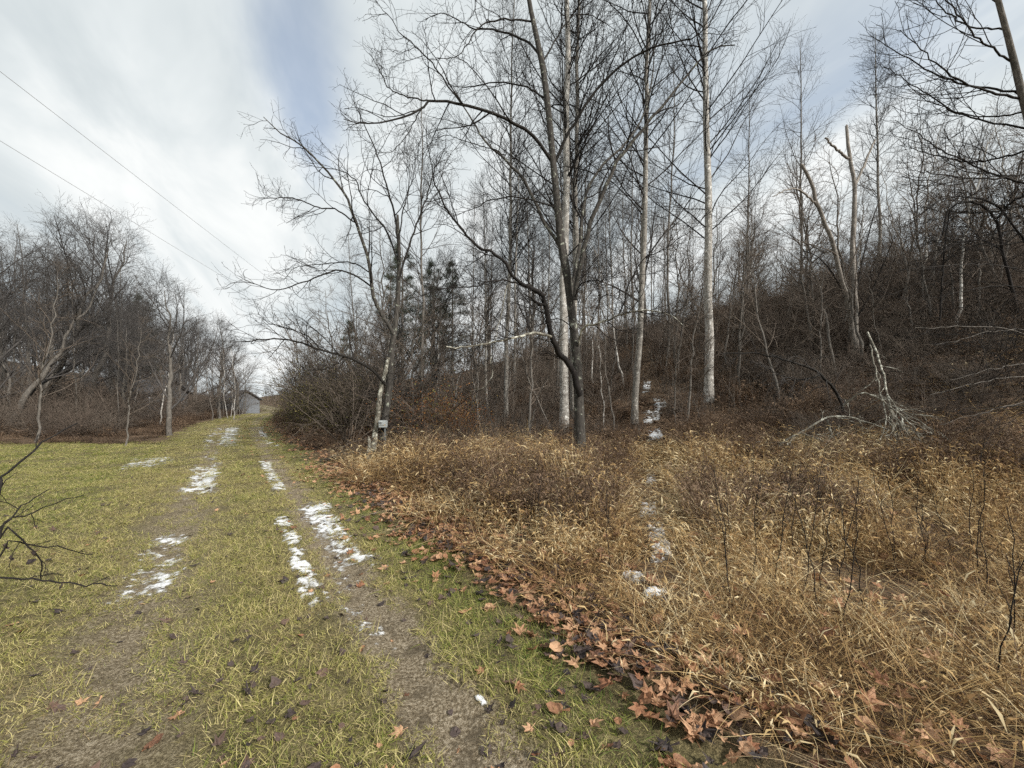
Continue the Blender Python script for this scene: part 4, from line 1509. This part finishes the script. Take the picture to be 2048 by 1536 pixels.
def build_placed():
    rng = np.random.default_rng(77)
    T = [
        # kind, variant, px, D, scale, label
        ('poplar', 0, 1418, 13.6, 1.0, .2, 'poplar_tree', 'tall pale barked tree with long rising branches at the meadow end'),
        ('poplar_grey', 0, 1268, 13.2, .95, 1.1, 'poplar_tree', 'slim grey tree standing beside the snowy foot trail'),
        ('poplar', 1, 1128, 13.8, 1.08, 2.0, 'poplar_tree', 'thick pale straight trunk rising just behind the dark furrowed tree'),
        ('poplar_grey', 1, 1146, 14.9, 1.1, .7, 'poplar_tree', 'second straight grey trunk close behind the dark furrowed tree'),
        ('poplar_grey', 0, 1012, 16.5, .85, 3.0, 'poplar_tree', 'slender straight tree above the rusty bush'),
        ('pole', 0, 1337, 21.0, 1.05, .4, 'young_tree', 'thin straight tree on the slope between two pale trunks'),
        ('pole', 1, 1598, 21.0, .95, 1.4, 'young_tree', 'thin straight tree rising behind the broken snag'),
        ('pole', 1, 1490, 24.0, .9, 2.2, 'young_tree', 'spindly tree on the slope beyond the pale barked tree'),
        ('poplar_grey', 1, 1760, 23.0, .75, 5.0, 'poplar_tree', 'bushy topped tree directly behind the dead snag'),
        ('pole', 0, 843, 13.0, .78, 2.5, 'young_tree', 'thin leaning tree beside the double stemmed tree'),
    ]
    for kd, v, p_, D, s, rz, nm, lb in T:
        x = at(p_, D)
        plant(kd, v, x, D, s, rz, nm, lb, 'tree', tilt=(rng.normal() * .015, rng.normal() * .015))
    # leaning tree at the edge with long level branches
    tr = np.random.default_rng(9)
    D = 6.6
    bx, by = at(2215, D), D + .3
    base = (bx, by, zg1(bx, by))
    tk = [np.array(base) - [0, 0, .2]] + px([(2170, 700), (2120, 470), (2052, 220), (2020, 90), (1996, 0), (1970, -100), (1945, -210)], D, D - .4)
    L = []
    for (a, b_), (c, d_), r0 in (((2046, 200), (1800, 60), .022), ((2040, 190), (1740, 70), .02), ((2070, 300), (1800, 290), .02), ((2062, 260), (1760, 125), .018),
                                 ((2085, 345), (1820, 340), .02), ((2030, 130), (1850, -60), .018), ((2100, 400), (1850, 420), .018), ((2010, 60), (1830, -40), .016),
                                 ((2095, 380), (1790, 240), .020), ((2118, 460), (1880, 480), .016), ((2052, 225), (1850, 200), .016), ((2000, 10), (1900, -160), .016)):
        mx, my = (a + c) / 2, (b_ + d_) / 2 + tr.uniform(14, 34)
        L.append(('limb', px([(a, b_), (mx, my), (c, d_)], D - .1, D + tr.uniform(-1.1, .9)), r0, .004, M['bark_limb']))
    for (a, b_), (c, d_), r0 in (((2150, 590), (1850, 600), .012), ((2165, 660), (1870, 690), .011), ((2175, 720), (1900, 760), .012), ((2170, 700), (1830, 655), .010), ((2185, 780), (1880, 850), .010), ((2190, 820), (1950, 820), .010), ((2140, 560), (1800, 540), .012), ((2180, 760), (1860, 790), .009)):
        my = (b_ + d_) / 2 - tr.uniform(5, 25)
        L.append(('limb', px([(a, b_), ((a + c) / 2, my), (c, d_)], D, D + tr.uniform(-1.6, -.2)), r0, .003, M['bark_grey'] if tr.random() < .5 else M['bark_limb']))
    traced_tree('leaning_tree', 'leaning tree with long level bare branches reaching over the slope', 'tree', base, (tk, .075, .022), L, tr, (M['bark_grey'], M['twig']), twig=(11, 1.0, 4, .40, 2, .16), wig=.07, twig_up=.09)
    # trees beyond the lawn
    Lt = [
        ('spread', 0, 338, 17.5, .62, .3, (0, 0), 'field_tree', 'dark spreading tree with upswept branches in front of the pale shed'),
        ('spread_lean', 0, 60, 21, 1.0, .3, (0, .12), 'wood_tree', 'large leaning tree at the wood edge beyond the lawn'),
        ('spread_lean', 1, 150, 25, 1.05, .1, (0, .10), 'wood_tree', 'broad crowned leaning tree over the brown weeds'),
        ('spread', 1, -20, 24, 1.1, 2.0, (0, 0), 'wood_tree', 'tall many branched tree above the lawn corner'),
        ('spread_lean', 0, 10, 19, .8, .5, (0, .2), 'wood_tree', 'pale limbed tree leaning along the wood edge'),
        ('spread', 1, 225, 29, .95, 1.2, (0, 0), 'wood_tree', 'rounded grey tree behind the sapling'),
        ('spread', 0, 110, 33, 1.15, 3.3, (0, 0), 'wood_tree', 'tall grey tree rising from the shaded wood'),
        ('spread', 0, 440, 33, .60, 4.0, (0, 0), 'wood_tree', 'small twiggy tree beside the far track'),
        ('spread', 1, 470, 40, .65, 5.0, (0, 0), 'wood_tree', 'reddish twiggy tree near the second shed'),
        ('spread', 1, 285, 38, .9, 2.6, (0, 0), 'wood_tree', 'grey tree behind the pale shed'),
    ]
    for kd, v, p_, D, s, rz, ti, nm, lb in Lt:
        plant(kd, v, at(p_, D), D, s, rz, nm, lb, 'tree', 'trees at the wood edge', tilt=ti)
    # two saplings on the lawn edge
    for p_, D, s, ti, lb in ((252, 13.3, .62, .10, 'thin sapling standing on the leafy lawn corner'), (74, 14.6, .95, .09, 'slim dark leaning sapling at the lawn edge')):
        plant('sapling', 0, at(p_, D), D, s, 1.0, 'sapling', lb, 'sapling', tilt=(0, ti))
    # pines
    for p_, D, s, lb in ((805, 27, 1.05, 'tall dark pine behind the double stemmed tree'), (868, 31, 1.0, 'shorter pine beside the tall one'), (905, 36, 1.05, 'far pine half hidden by bare trunks'), (285, 34, .95, 'dark pine among bare trees behind the lawn'), (700, 34, .75, 'small pine behind the thicket by the track')):
        plant('pine', 0, at(p_, D), D, s, p_ * .01, 'pine_tree', lb, 'pine')


build_placed()


SKY_X = [-200, 0, 100, 250, 300, 450, 520, 560, 700, 900, 1000, 1150, 1300, 1450, 1550, 1650, 1750, 1850, 1950, 2150]
SKY_Y = [400, 420, 440, 500, 600, 560, 640, 640, 470, 380, 300, 180, 230, 290, 380, 430, 280, 400, 470, 430]
KIND_H = {'pole': 15.0, 'poplar_grey': 20.0, 'spread': 13.5, 'sapling': 6.0}


def fit_scale(kd, p_, D, rng, lo=0.25, hi=1.2):
    """scale so that the crown ends somewhere under the wood's skyline"""
    row = np.interp(p_, SKY_X, SKY_Y) + 160 * rng.random() ** 1.5
    x = at(p_, D)
    h = H + (HZ - row) / F * D - zg1(x, D)
    return float(np.clip(h / KIND_H[kd], lo, hi))


LAND = [('the snowy foot trail', 1300, 14), ('the pale barked tree', 1418, 13.6), ('the dead snag', 1712, 14), ('the fallen lichen branches', 1700, 9.5), ('the dark furrowed tree', 1150, 9.5),
        ('the rusty honeysuckle mound', 870, 12.6), ('the pines', 840, 29), ('the vine arch', 1960, 12.5), ('the double stemmed tree', 765, 11), ('the pale shed', 288, 33), ('the far shed', 458, 44),
        ('the slope top above the trail', 1320, 30), ('the slope top behind the snag', 1720, 30), ('the far end of the track', 520, 40), ('the brown weeds past the lawn', 60, 20), ('the back of the wood', 1100, 50), ('the back of the thicket', 720, 42), ('the shaded corner past the lawn', 40, 45)]


def near(x, y):
    return min(LAND, key=lambda l: (at(l[1], l[2]) - x) ** 2 + (l[2] - y) ** 2)[0]


def build_wood():
    """the wood on and beyond the slope and past the lawn: many individual trees from shared kinds"""
    rng = np.random.default_rng(404)
    placed = []
    n = 0
    tries = 0
    while n < 82 and tries < 9000:
        tries += 1
        D = 17 + 55 * rng.random() ** 1.25
        p_ = rng.uniform(560, 2130)
        x = at(p_, D)
        w = wofs(x, D)
        if w < 4.0 or (p_ < 1000 and rng.random() < .3) or (p_ > 1450 and rng.random() < .45):
            continue
        if trail_dist(np.array([x]), np.array([D]))[0] < .7:
            continue
        if any((x - a) ** 2 + (D - b) ** 2 < 1.4 ** 2 for a, b in placed):
            continue
        if D < 24 and (1360 < p_ < 1480 or 1220 < p_ < 1330 or 1600 < p_ < 1780) and rng.random() < .8:
            continue
        placed.append((x, D))
        k = rng.random()
        s = rng.uniform(.6, .9)
        if k < .62:
            kd, v = 'pole', int(rng.integers(0, 3))
        elif k < .80:
            kd, v = 'poplar_grey', int(rng.integers(0, 2))
            s = rng.uniform(.55, .75)
        else:
            kd, v = 'spread', int(rng.integers(0, 2))
            s = rng.uniform(.45, .7)
        lab = {'pole': 'thin bare straight tree in the wood on the slope', 'poplar_grey': 'grey bare tall tree in the wood on the slope', 'spread': 'bare bushy crowned tree in the wood on the slope'}[kd]
        s = fit_scale(kd, p_, D, rng)
        lab = {'pole': 'thin bare straight tree by ', 'poplar_grey': 'grey bare tall tree by ', 'spread': 'bare bushy crowned tree by '}[kd] + near(x, D)
        plant(kd, v, x, D, s, rng.random() * 6.28, 'wood_tree', lab, 'tree', {'pole': 'thin trees in the wood', 'poplar_grey': 'tall trees on the slope', 'spread': 'bushy trees on the slope'}[kd], tilt=(rng.normal() * .03, rng.normal() * .03))
        n += 1
    n = 0
    tries = 0
    while n < 84 and tries < 9000:
        tries += 1
        D = 19 + 50 * rng.random() ** 1.2
        p_ = rng.uniform(-90, 470)
        x = at(p_, D)
        w = wofs(x, D)
        if w > -4.5:
            continue
        if 255 < p_ < 320 and D < 33:
            continue
        if any((x - a) ** 2 + (D - b) ** 2 < 1.6 ** 2 for a, b in placed):
            continue
        placed.append((x, D))
        cap = .9 if p_ < 250 else .55
        kd = 'spread' if rng.random() < .55 else 'pole'
        s = rng.uniform(.55, .9) * cap * (1.0 if kd == 'spread' else .9)
        lab = {'pole': 'thin bare straight tree in the shaded wood past the lawn', 'spread': 'bare bushy tree in the shaded wood past the lawn'}[kd]
        s = fit_scale(kd, p_, D, rng)
        lab = {'pole': 'thin bare straight tree by ', 'spread': 'bare bushy tree by '}[kd] + near(x, D)
        plant(kd, int(rng.integers(0, 2)), x, D, s, rng.random() * 6.28, 'wood_tree', lab, 'tree', {'pole': 'thin trees in the wood', 'spread': 'bushy trees past the lawn'}[kd], tilt=(rng.normal() * .04, rng.normal() * .04))
        n += 1
    n = 0
    while n < 26:
        D = 12 + 24 * rng.random()
        p_ = rng.uniform(545, 840)
        x = at(p_, D)
        if wofs(x, D) < 3.0:
            continue
        plant('sapling', int(rng.integers(0, 4)), x, D, rng.uniform(.55, 1.25), rng.random() * 6.28, 'sapling', 'slim bare sapling rising from the trackside thicket by ' + near(x, D), 'sapling', 'saplings in the thicket', tilt=(rng.normal() * .08, rng.normal() * .08))
        n += 1
    # understorey saplings on the slope
    n = 0
    while n < 170:
        D = 11.5 + 24 * rng.random() ** 1.3
        p_ = rng.uniform(820, 2100)
        x = at(p_, D)
        w = wofs(x, D)
        if w < 6.5 or trail_dist(np.array([x]), np.array([D]))[0] < .6:
            continue
        if D < 18 and (1385 < p_ < 1450 or 1240 < p_ < 1340):
            continue
        plant('sapling', int(rng.integers(0, 4)), x, D, rng.uniform(.35, 1.15), rng.random() * 6.28, 'sapling', 'thin bare sapling in the undergrowth by ' + near(x, D), 'sapling', 'saplings on the slope', tilt=(rng.normal() * .14, rng.normal() * .14))
        n += 1


build_wood()

# ------------------------------------------------------------------ shrubs and undergrowth
def shrub_mesh(seed, stems, Hs, name, mat, arch=-0.10, fine=1.0, sprd=(5, 45)):
    rng = np.random.default_rng(seed)
    n0 = stems
    b = np.zeros((n0, 2, 3))
    th = rng.random(n0) * 6.28
    b[:, 0] = np.stack([np.cos(th) * .12, np.sin(th) * .12, np.full(n0, -.1)], 1)
    b[:, 1] = b[:, 0] + np.array([0, 0, .12])
    S = grow((b, np.full((n0, 2), .02)), rng, 1, .8, 1.0, sprd, Hs, 10, 1.0, .019, .006, arch, .07, 0.0)
    c = grow(S, rng, 6, .2, .98, (28, 60), Hs * .42, 7, .7, .011, .0045, arch * .5, .10, .5)
    d = grow(c, rng, int(3 * fine), .15, .98, (28, 60), Hs * .20, 4, .8, .007, .004, 0, .13, .3)
    me = tubes([(S[0], S[1], 5), (c[0], c[1], 3), (d[0], d[1], 3)], name)
    me.materials.append(mat)
    return me


def leafy_mesh(seed, name, mat, Hs, n):
    rng = np.random.default_rng(seed)
    p = rng.normal(size=(n, 3)) * np.array([.55, .55, .42]) * Hs * .6 + np.array([0, 0, Hs * .5])
    p[:, 2] = np.abs(p[:, 2])
    d = norm(rng.normal(size=(n, 3)))
    e = norm(np.cross(d, rng.normal(size=(n, 3))))
    L = rng.uniform(.03, .065, n)[:, None]
    v = np.stack([p, p + d * L * .5 + e * L * .3, p + d * L, p + d * L * .5 - e * L * .3], 1).reshape(-1, 3)
    a = np.arange(n) * 4
    me = make_mesh(name, v, np.stack([a, a + 1, a + 2, a + 3], 1), smooth=False, attr={'c': np.repeat(rng.random(n), 4)})
    me.materials.append(mat)
    return me


M['rust'] = straw_mat('rust_leaves', [(0.0, (0.06, 0.028, 0.014)), (0.45, (0.20, 0.085, 0.032)), (0.7, (0.30, 0.15, 0.05)), (0.88, (0.12, 0.13, 0.04)), (1.0, (0.22, 0.20, 0.07))], .25)
M['olive'] = straw_mat('olive_leaves', [(0.0, (0.03, 0.03, 0.014)), (0.5, (0.09, 0.085, 0.03)), (0.8, (0.17, 0.15, 0.05)), (1.0, (0.26, 0.22, 0.08))], .25)


def build_shrubs():
    rng = np.random.default_rng(66)
    br = [shrub_mesh(500 + i, 16, 2.2, 'brush_%d' % i, M['twig_red'] if i % 2 else M['twig_brush'], -.06 if i < 3 else .0) for i in range(5)]
    tall = [shrub_mesh(600 + i, 14, 3.6, 'tall_brush_%d' % i, M['twig_brush'] if i else M['twig_grey'], -.03, 1.0, (3, 32)) for i in range(3)]
    rl = leafy_mesh(1, 'rust_leaf_mass', M['rust'], 1.8, 2600)
    ol = leafy_mesh(2, 'olive_leaf_mass', M['olive'], 2.6, 2200)
    # thicket beside the track: individual shrubs
    n = 0
    while n < 50:
        D = 11.0 + 22 * rng.random()
        p_ = rng.uniform(540, 815)
        x = at(p_, D)
        w = wofs(x, D)
        if w < 2.6 or (p_ > 700 and D < 11.8):
            continue
        m = tall[rng.integers(0, 3)] if rng.random() < .62 else br[rng.integers(0, 5)]
        root = empty('thicket_shrub', (x, D, zg1(x, D)), rng.random() * 6.28, rng.uniform(.5, 1.25))
        link('stems', m, None, root)
        if rng.random() < .4:
            link('leaves', ol, None, root)
            lb = 'twiggy shrub with olive clinging leaves by ' + near(x, D)
            g = 'leafy shrubs in the thicket'
        else:
            lb = 'bare twiggy shrub in the trackside thicket by ' + near(x, D)
            g = 'bare shrubs in the thicket'
        tag(root, lb, 'shrub', g)
        n += 1
    # rusty honeysuckle mound
    for (p_, py_, D, s, lb) in ((868, 830, 12.6, 1.15, 'rusty leaved honeysuckle mound at the meadow edge'), (920, 850, 12.2, .85, 'lower rust brown bush beside the honeysuckle mound'), (815, 850, 13.2, .9, 'olive and rust bush beneath the thin leaning tree')):
        x = at(p_, D)
        root = empty('honeysuckle_bush', (x, D, zg1(x, D)), p_ * .1, s)
        link('stems', br[1], None, root)
        link('leaves', rl, None, root)
        tag(root, lb, 'bush')
    # dark evergreen-ish scraps on the left of the spread tree
    for (p_, D, s) in ((690, 16, 1.2), (650, 19, 1.3), (725, 15, 1.1)):
        x = at(p_, D)
        root = empty('thicket_shrub', (x, D, zg1(x, D)), p_ * .1, s)
        link('stems', tall[1], None, root)
        link('leaves', ol, None, root)
        tag(root, 'tall shrub hung with dark leaves behind the low limb', 'shrub', 'tall leafy shrubs')
    for k, (p_, D, s) in enumerate(((452, 40, .75), (470, 41, .7), (486, 44, .7), (440, 38, .8), (300, 28, .7), (325, 26, .75))):
        x = at(p_, D)
        root = empty('thicket_shrub', (x, D, zg1(x, D)), k * 1.7, s)
        link('stems', tall[k % 3], None, root)
        tag(root, 'bare twiggy shrub screening the ' + ('pale' if p_ < 400 else 'far') + ' shed', 'shrub', 'shrubs by the sheds')
    # undergrowth mass
    pts = []
    n = 880
    D = 10.8 + 42 * rng.random(n) ** 1.35
    p_ = rng.uniform(540, 2130, n)
    x = (p_ - 1024) / F * D
    w = wofs(x, D)
    den = vnoise(x * .35, D * .35, 55)
    ok = (w > 4.0) & (trail_dist(x, D) > .55) & (rng.random(n) < .45 + .6 * den)
    ok &= (rng.random(n) < .40) | (D > 19) | (p_ < 1130) | (p_ > 1480)
    ok &= ~((p_ > 1230) & (p_ < 1470) & (D < 24) & (rng.random(n) < .85))
    a = np.stack([x[ok], D[ok], zg(x[ok], D[ok])], 1)
    sc = rng.uniform(.3, 1.1, len(a)) * np.clip(.40 + (D[ok] - 11) * .06, .4, 1.0)
    ii = rng.integers(0, 5, len(a))
    nb_ = 280
    Db = 7.2 + 10 * rng.random(nb_)
    pb = rng.uniform(1520, 2150, nb_)
    xb = (pb - 1024) / F * Db
    okb = wofs(xb, Db) > 9.6
    ab = np.stack([xb[okb], Db[okb], zg(xb[okb], Db[okb])], 1)
    a = np.concatenate([a, ab])
    sc = np.concatenate([sc, rng.uniform(.22, .6, len(ab)) * np.clip(.5 + (Db[okb] - 7) * .09, .5, 1.3)])
    ii = rng.integers(0, 5, len(a))
    # right slope and left wood
    n = 520
    D2 = 16 + 45 * rng.random(n)
    p2 = rng.uniform(-90, 520, n)
    x2 = (p2 - 1024) / F * D2
    w2 = wofs(x2, D2)
    ok2 = (w2 < -3.6) & ~((p2 > 245) & (p2 < 325) & (D2 < 34) & (rng.random(n) < .95)) & ~((p2 > 440) & (p2 < 500) & (D2 < 40) & (rng.random(n) < .3))
    b = np.stack([x2[ok2], D2[ok2], zg(x2[ok2], D2[ok2])], 1)
    sc2 = rng.uniform(.6, 1.3, len(b)) * np.clip((D2[ok2] - 12) / 10, .4, 1)
    pall = np.concatenate([a, b])
    scatter('undergrowth', pall, np.stack([rng.normal(size=len(pall)) * .08, rng.normal(size=len(pall)) * .08, rng.random(len(pall)) * 6.28], 1),
            np.concatenate([sc, sc2]), np.concatenate([ii, rng.integers(0, 5, len(b))]), br,
            'tangled bare brown undergrowth beneath the trees', 'undergrowth')
    # upright canes and dead weeds between the shrubs
    rngc = np.random.default_rng(17)
    canes = []
    for i in range(4):
        b0 = np.zeros((14, 2, 3))
        b0[:, 0, :2] = rngc.uniform(-.5, .5, (14, 2))
        b0[:, 0, 2] = -.1
        b0[:, 1] = b0[:, 0] + [0, 0, .12]
        S = grow((b0, np.full((14, 2), .012)), rngc, 1, .8, 1, (0, 22), 1.9, 9, 1, .0085, .003, -.02, .06, 0.0, jit=.5)
        c = grow(S, rngc, 4, .4, .98, (25, 55), .35, 4, .7, .004, .002, .02, .1, .4)
        cm = tubes([(S[0], S[1], 4), (c[0], c[1], 3)], 'canes_%d' % i)
        cm.materials.append(M['bark_grey'] if i == 0 else (M['twig_red'] if i == 1 else M['twig_brush']))
        canes.append(cm)
    n = 1000
    D4 = 10.3 + 26 * rngc.random(n) ** 1.4
    p4 = rngc.uniform(560, 2130, n)
    x4 = (p4 - 1024) / F * D4
    w4 = wofs(x4, D4)
    ok4 = (w4 > 4.0) & (trail_dist(x4, D4) > .35)
    q = np.stack([x4[ok4], D4[ok4], zg(x4[ok4], D4[ok4])], 1)
    k4 = len(q)
    scatter('upright_canes', q, np.stack([rngc.normal(size=k4) * .12, rngc.normal(size=k4) * .12, rngc.random(k4) * 6.28], 1), rngc.uniform(.3, .9, k4) * np.clip(.5 + (q[:, 1] - 10) * .06, .5, 1.2), rngc.integers(0, 4, k4), canes,
            'upright thin grey canes in the slope undergrowth', 'undergrowth')
    # distant wood closing every gap at the skyline
    rngf = np.random.default_rng(88)
    n = 600
    D3 = 60 + 130 * rngf.random(n)
    p3 = rngf.uniform(-250, 2300, n)
    x3 = (p3 - 1024) / F * D3
    w3 = wofs(x3, D3)
    ok3 = (np.abs(w3) > 5) | (D3 > 64)
    q = np.stack([x3[ok3], D3[ok3], zg(x3[ok3], D3[ok3])], 1)
    pr = [lib('pole', 0)[1], lib('spread', 0)[1], lib('spread', 1)[1]]
    s3 = rngf.uniform(.28, .52, len(q))
    scatter('distant_woods', q, np.stack([q[:, 0] * 0, q[:, 0] * 0, rngf.random(len(q)) * 6.28], 1), s3, rngf.integers(0, 3, len(q)), pr,
            'far bare woods closing the horizon', 'woods')


build_shrubs()


def build_stalks():
    rng = np.random.default_rng(303)
    ms = []
    for i in range(5):
        N = 10
        z = np.linspace(-.05, 1.0, N)
        p = np.stack([np.cumsum(rng.normal(size=N)) * .012, np.cumsum(rng.normal(size=N)) * .012, z], 1)
        T = (p[None], taper(N, .0040, .0016)[None])
        a = grow(T, rng, 6, .45, .98, (25, 50), .22, 5, .7, .003, .0015, .04, .1, .4)
        st = tubes([(T[0], T[1], 6)], 'stalk_stem')
        st.materials.append(M['twig'])
        tw = tubes([(a[0], a[1], 4)], 'stalk_sprigs')
        tw.materials.append(M['twig'])
        ms.append((st, tw))
    spots = [(1470, 1230, 'h'), (1545, 1180, 'h'), (1600, 1200, 'h'), (1625, 1230, 'h'), (1688, 1260, ''), (1735, 1250, ''), (1850, 1150, ''), (1960, 1180, 'h'), (2020, 1400, 'h'), (2035, 1300, 'h'), (1215, 1150, ''), (1225, 1110, '')]
    for i in range(46):
        spots.append((rng.uniform(860, 2020), rng.uniform(985, 1230), ''))
    for i, (a, b, f) in enumerate(spots):
        x, y = hit(a, b)
        if wofs(x, y) < 2.3 or trail_dist(np.array([x]), np.array([y]))[0] < .35:
            continue
        st, tw = ms[i % 5]
        h = rng.uniform(.75, 1.15) if f else rng.uniform(.55, .95)
        root = empty('weed_stalk', (x, y, zg1(x, y)), rng.random() * 6.28, h)
        root.rotation_euler = (rng.normal() * .12, rng.normal() * .12, rng.random() * 6.28)
        root.scale = (1.0, 1.0, h * 1.05)
        link('stem', st, None, root)
        link('sprigs', tw, None, root)
        tag(root, 'thin dark dead weed stalk standing above the meadow grass', 'weed', 'weed stalks in the meadow')


build_stalks()

# ------------------------------------------------------------------ sheds beyond the trees, wires
def siding_mat(name, col):
    m, t = new_mat(name)
    geo = t.n('ShaderNodeTexCoord')
    sp = t.n('ShaderNodeSeparateXYZ')
    t.l(geo.outputs['Object'], sp.inputs[0])
    wv = t.math('FRACT', t.math('MULTIPLY', sp.outputs['Z'], 5.5))
    n = t.noise(geo.outputs['Object'], 3, 4, .6)
    c = t.mix(t.math('MULTIPLY', n, .4), col, tuple(v * .6 for v in col))
    finish(t, c, .6, wv, .8, .03)
    return m


M['siding'] = siding_mat('pale_siding', (0.19, 0.205, 0.225))
M['roof'] = plain('dark_roof', (0.10, 0.10, 0.105), .8, .2, 4)
M['pane'] = plain('window_glass', (0.03, 0.035, 0.045), .1, .1)
M['trim'] = plain('white_trim', (0.70, 0.71, 0.72), .5)


def shed(name, p_, D, wd_, dp, hh, rz, label, windows):
    x = at(p_, D)
    root = empty(name, (x, D, zg1(x, D)), rz)
    tag(root, label, 'shed')
    bm_box('wall', (0, dp / 2, hh / 2 - .1), (wd_, dp, hh + .2), M['siding'], root, .01)
    v = [(-wd_ / 2 - .25, -.3, hh - .02), (wd_ / 2 + .25, -.3, hh - .02), (wd_ / 2 + .25, dp / 2, hh + 1.1), (-wd_ / 2 - .25, dp / 2, hh + 1.1), (-wd_ / 2 - .25, dp + .3, hh - .02), (wd_ / 2 + .25, dp + .3, hh - .02)]
    v2 = [(a, b, c + .12) for a, b, c in v]
    f = [(6, 7, 8, 9), (9, 8, 11, 10), (1, 0, 3, 2), (2, 3, 4, 5), (0, 1, 7, 6), (5, 4, 10, 11), (0, 6, 9, 3), (3, 9, 10, 4), (1, 2, 8, 7), (2, 5, 11, 8)]
    me = bpy.data.meshes.new('roof')
    me.from_pydata(v + v2, [], f)
    link('roof', me, M['roof'], root)
    for k in (-1, 1):
        me = bpy.data.meshes.new('gable')
        xx = k * (wd_ / 2 - .03)
        me.from_pydata([(xx, 0, hh - .1), (xx, dp, hh - .1), (xx, dp / 2, hh + 1.05)], [], [(0, 1, 2)])
        link('gable', me, M['siding'], root)
    for (wx, wz, ww, wh) in windows:
        fr = bm_box('window', (wx, -.02, wz), (ww + .12, .06, wh + .12), M['trim'], root, .005)
        bm_box('pane', (wx, -.052, wz), (ww, .02, wh), M['pane'], fr)


shed('pale_shed', 280, 32.0, 2.6, 3.4, 2.1, .1, 'pale grey sided shed showing between bare trunks past the lawn', [(.35, 1.75, .7, .8)])
shed('far_shed', 452, 45.0, 2.4, 3.0, 1.5, -.55, 'small far pale shed beside the climbing track', [(.3, 1.3, .5, .6)])


def screen_far_shed():
    rng = np.random.default_rng(5)
    for k, (p_, D) in enumerate(((446, 37), (462, 36), (474, 41), (484, 43), (436, 34), (468, 32), (425, 30), (300, 27), (262, 25), (320, 24), (330, 28), (480, 38), (492, 42), (455, 33))):
        x = at(p_, D)
        plant('sapling', k % 4, x, D, rng.uniform(.6, .95), k * 1.3, 'sapling', 'bare sapling in front of the ' + ('pale' if p_ < 400 else 'far') + ' shed', 'sapling', 'saplings by the sheds', tilt=(rng.normal() * .06, rng.normal() * .06))


screen_far_shed()


def wire(p0, p1, label):
    n = 40
    t = np.linspace(0, 1, n)[:, None]
    q = p0 + (p1 - p0) * t
    q[:, 2] -= 4 * .12 * (t * (1 - t))[:, 0]
    me = tubes([((q - p0)[None], np.full((1, n), .0065), 6)], 'wire')
    o = link('power_line', me, M['wire'])
    o.location = p0
    tag(o, label, 'power line', 'overhead wires')


M['wire'] = plain('wire_rubber', (0.42, 0.43, 0.44), .5, .1)
dv = np.array([-.21, 1.0, 0.0])
for (a, b, zz, lb) in ((0, 140, 9.6, 'upper thin overhead wire crossing the cloudy sky'), (0, 279, 8.6, 'lower thin overhead wire crossing the sky above the wood')):
    D = (zz - H) * F / (HZ - b)
    p = P(a, b, D)
    wire(p - dv * 6, p + dv * 75, lb)
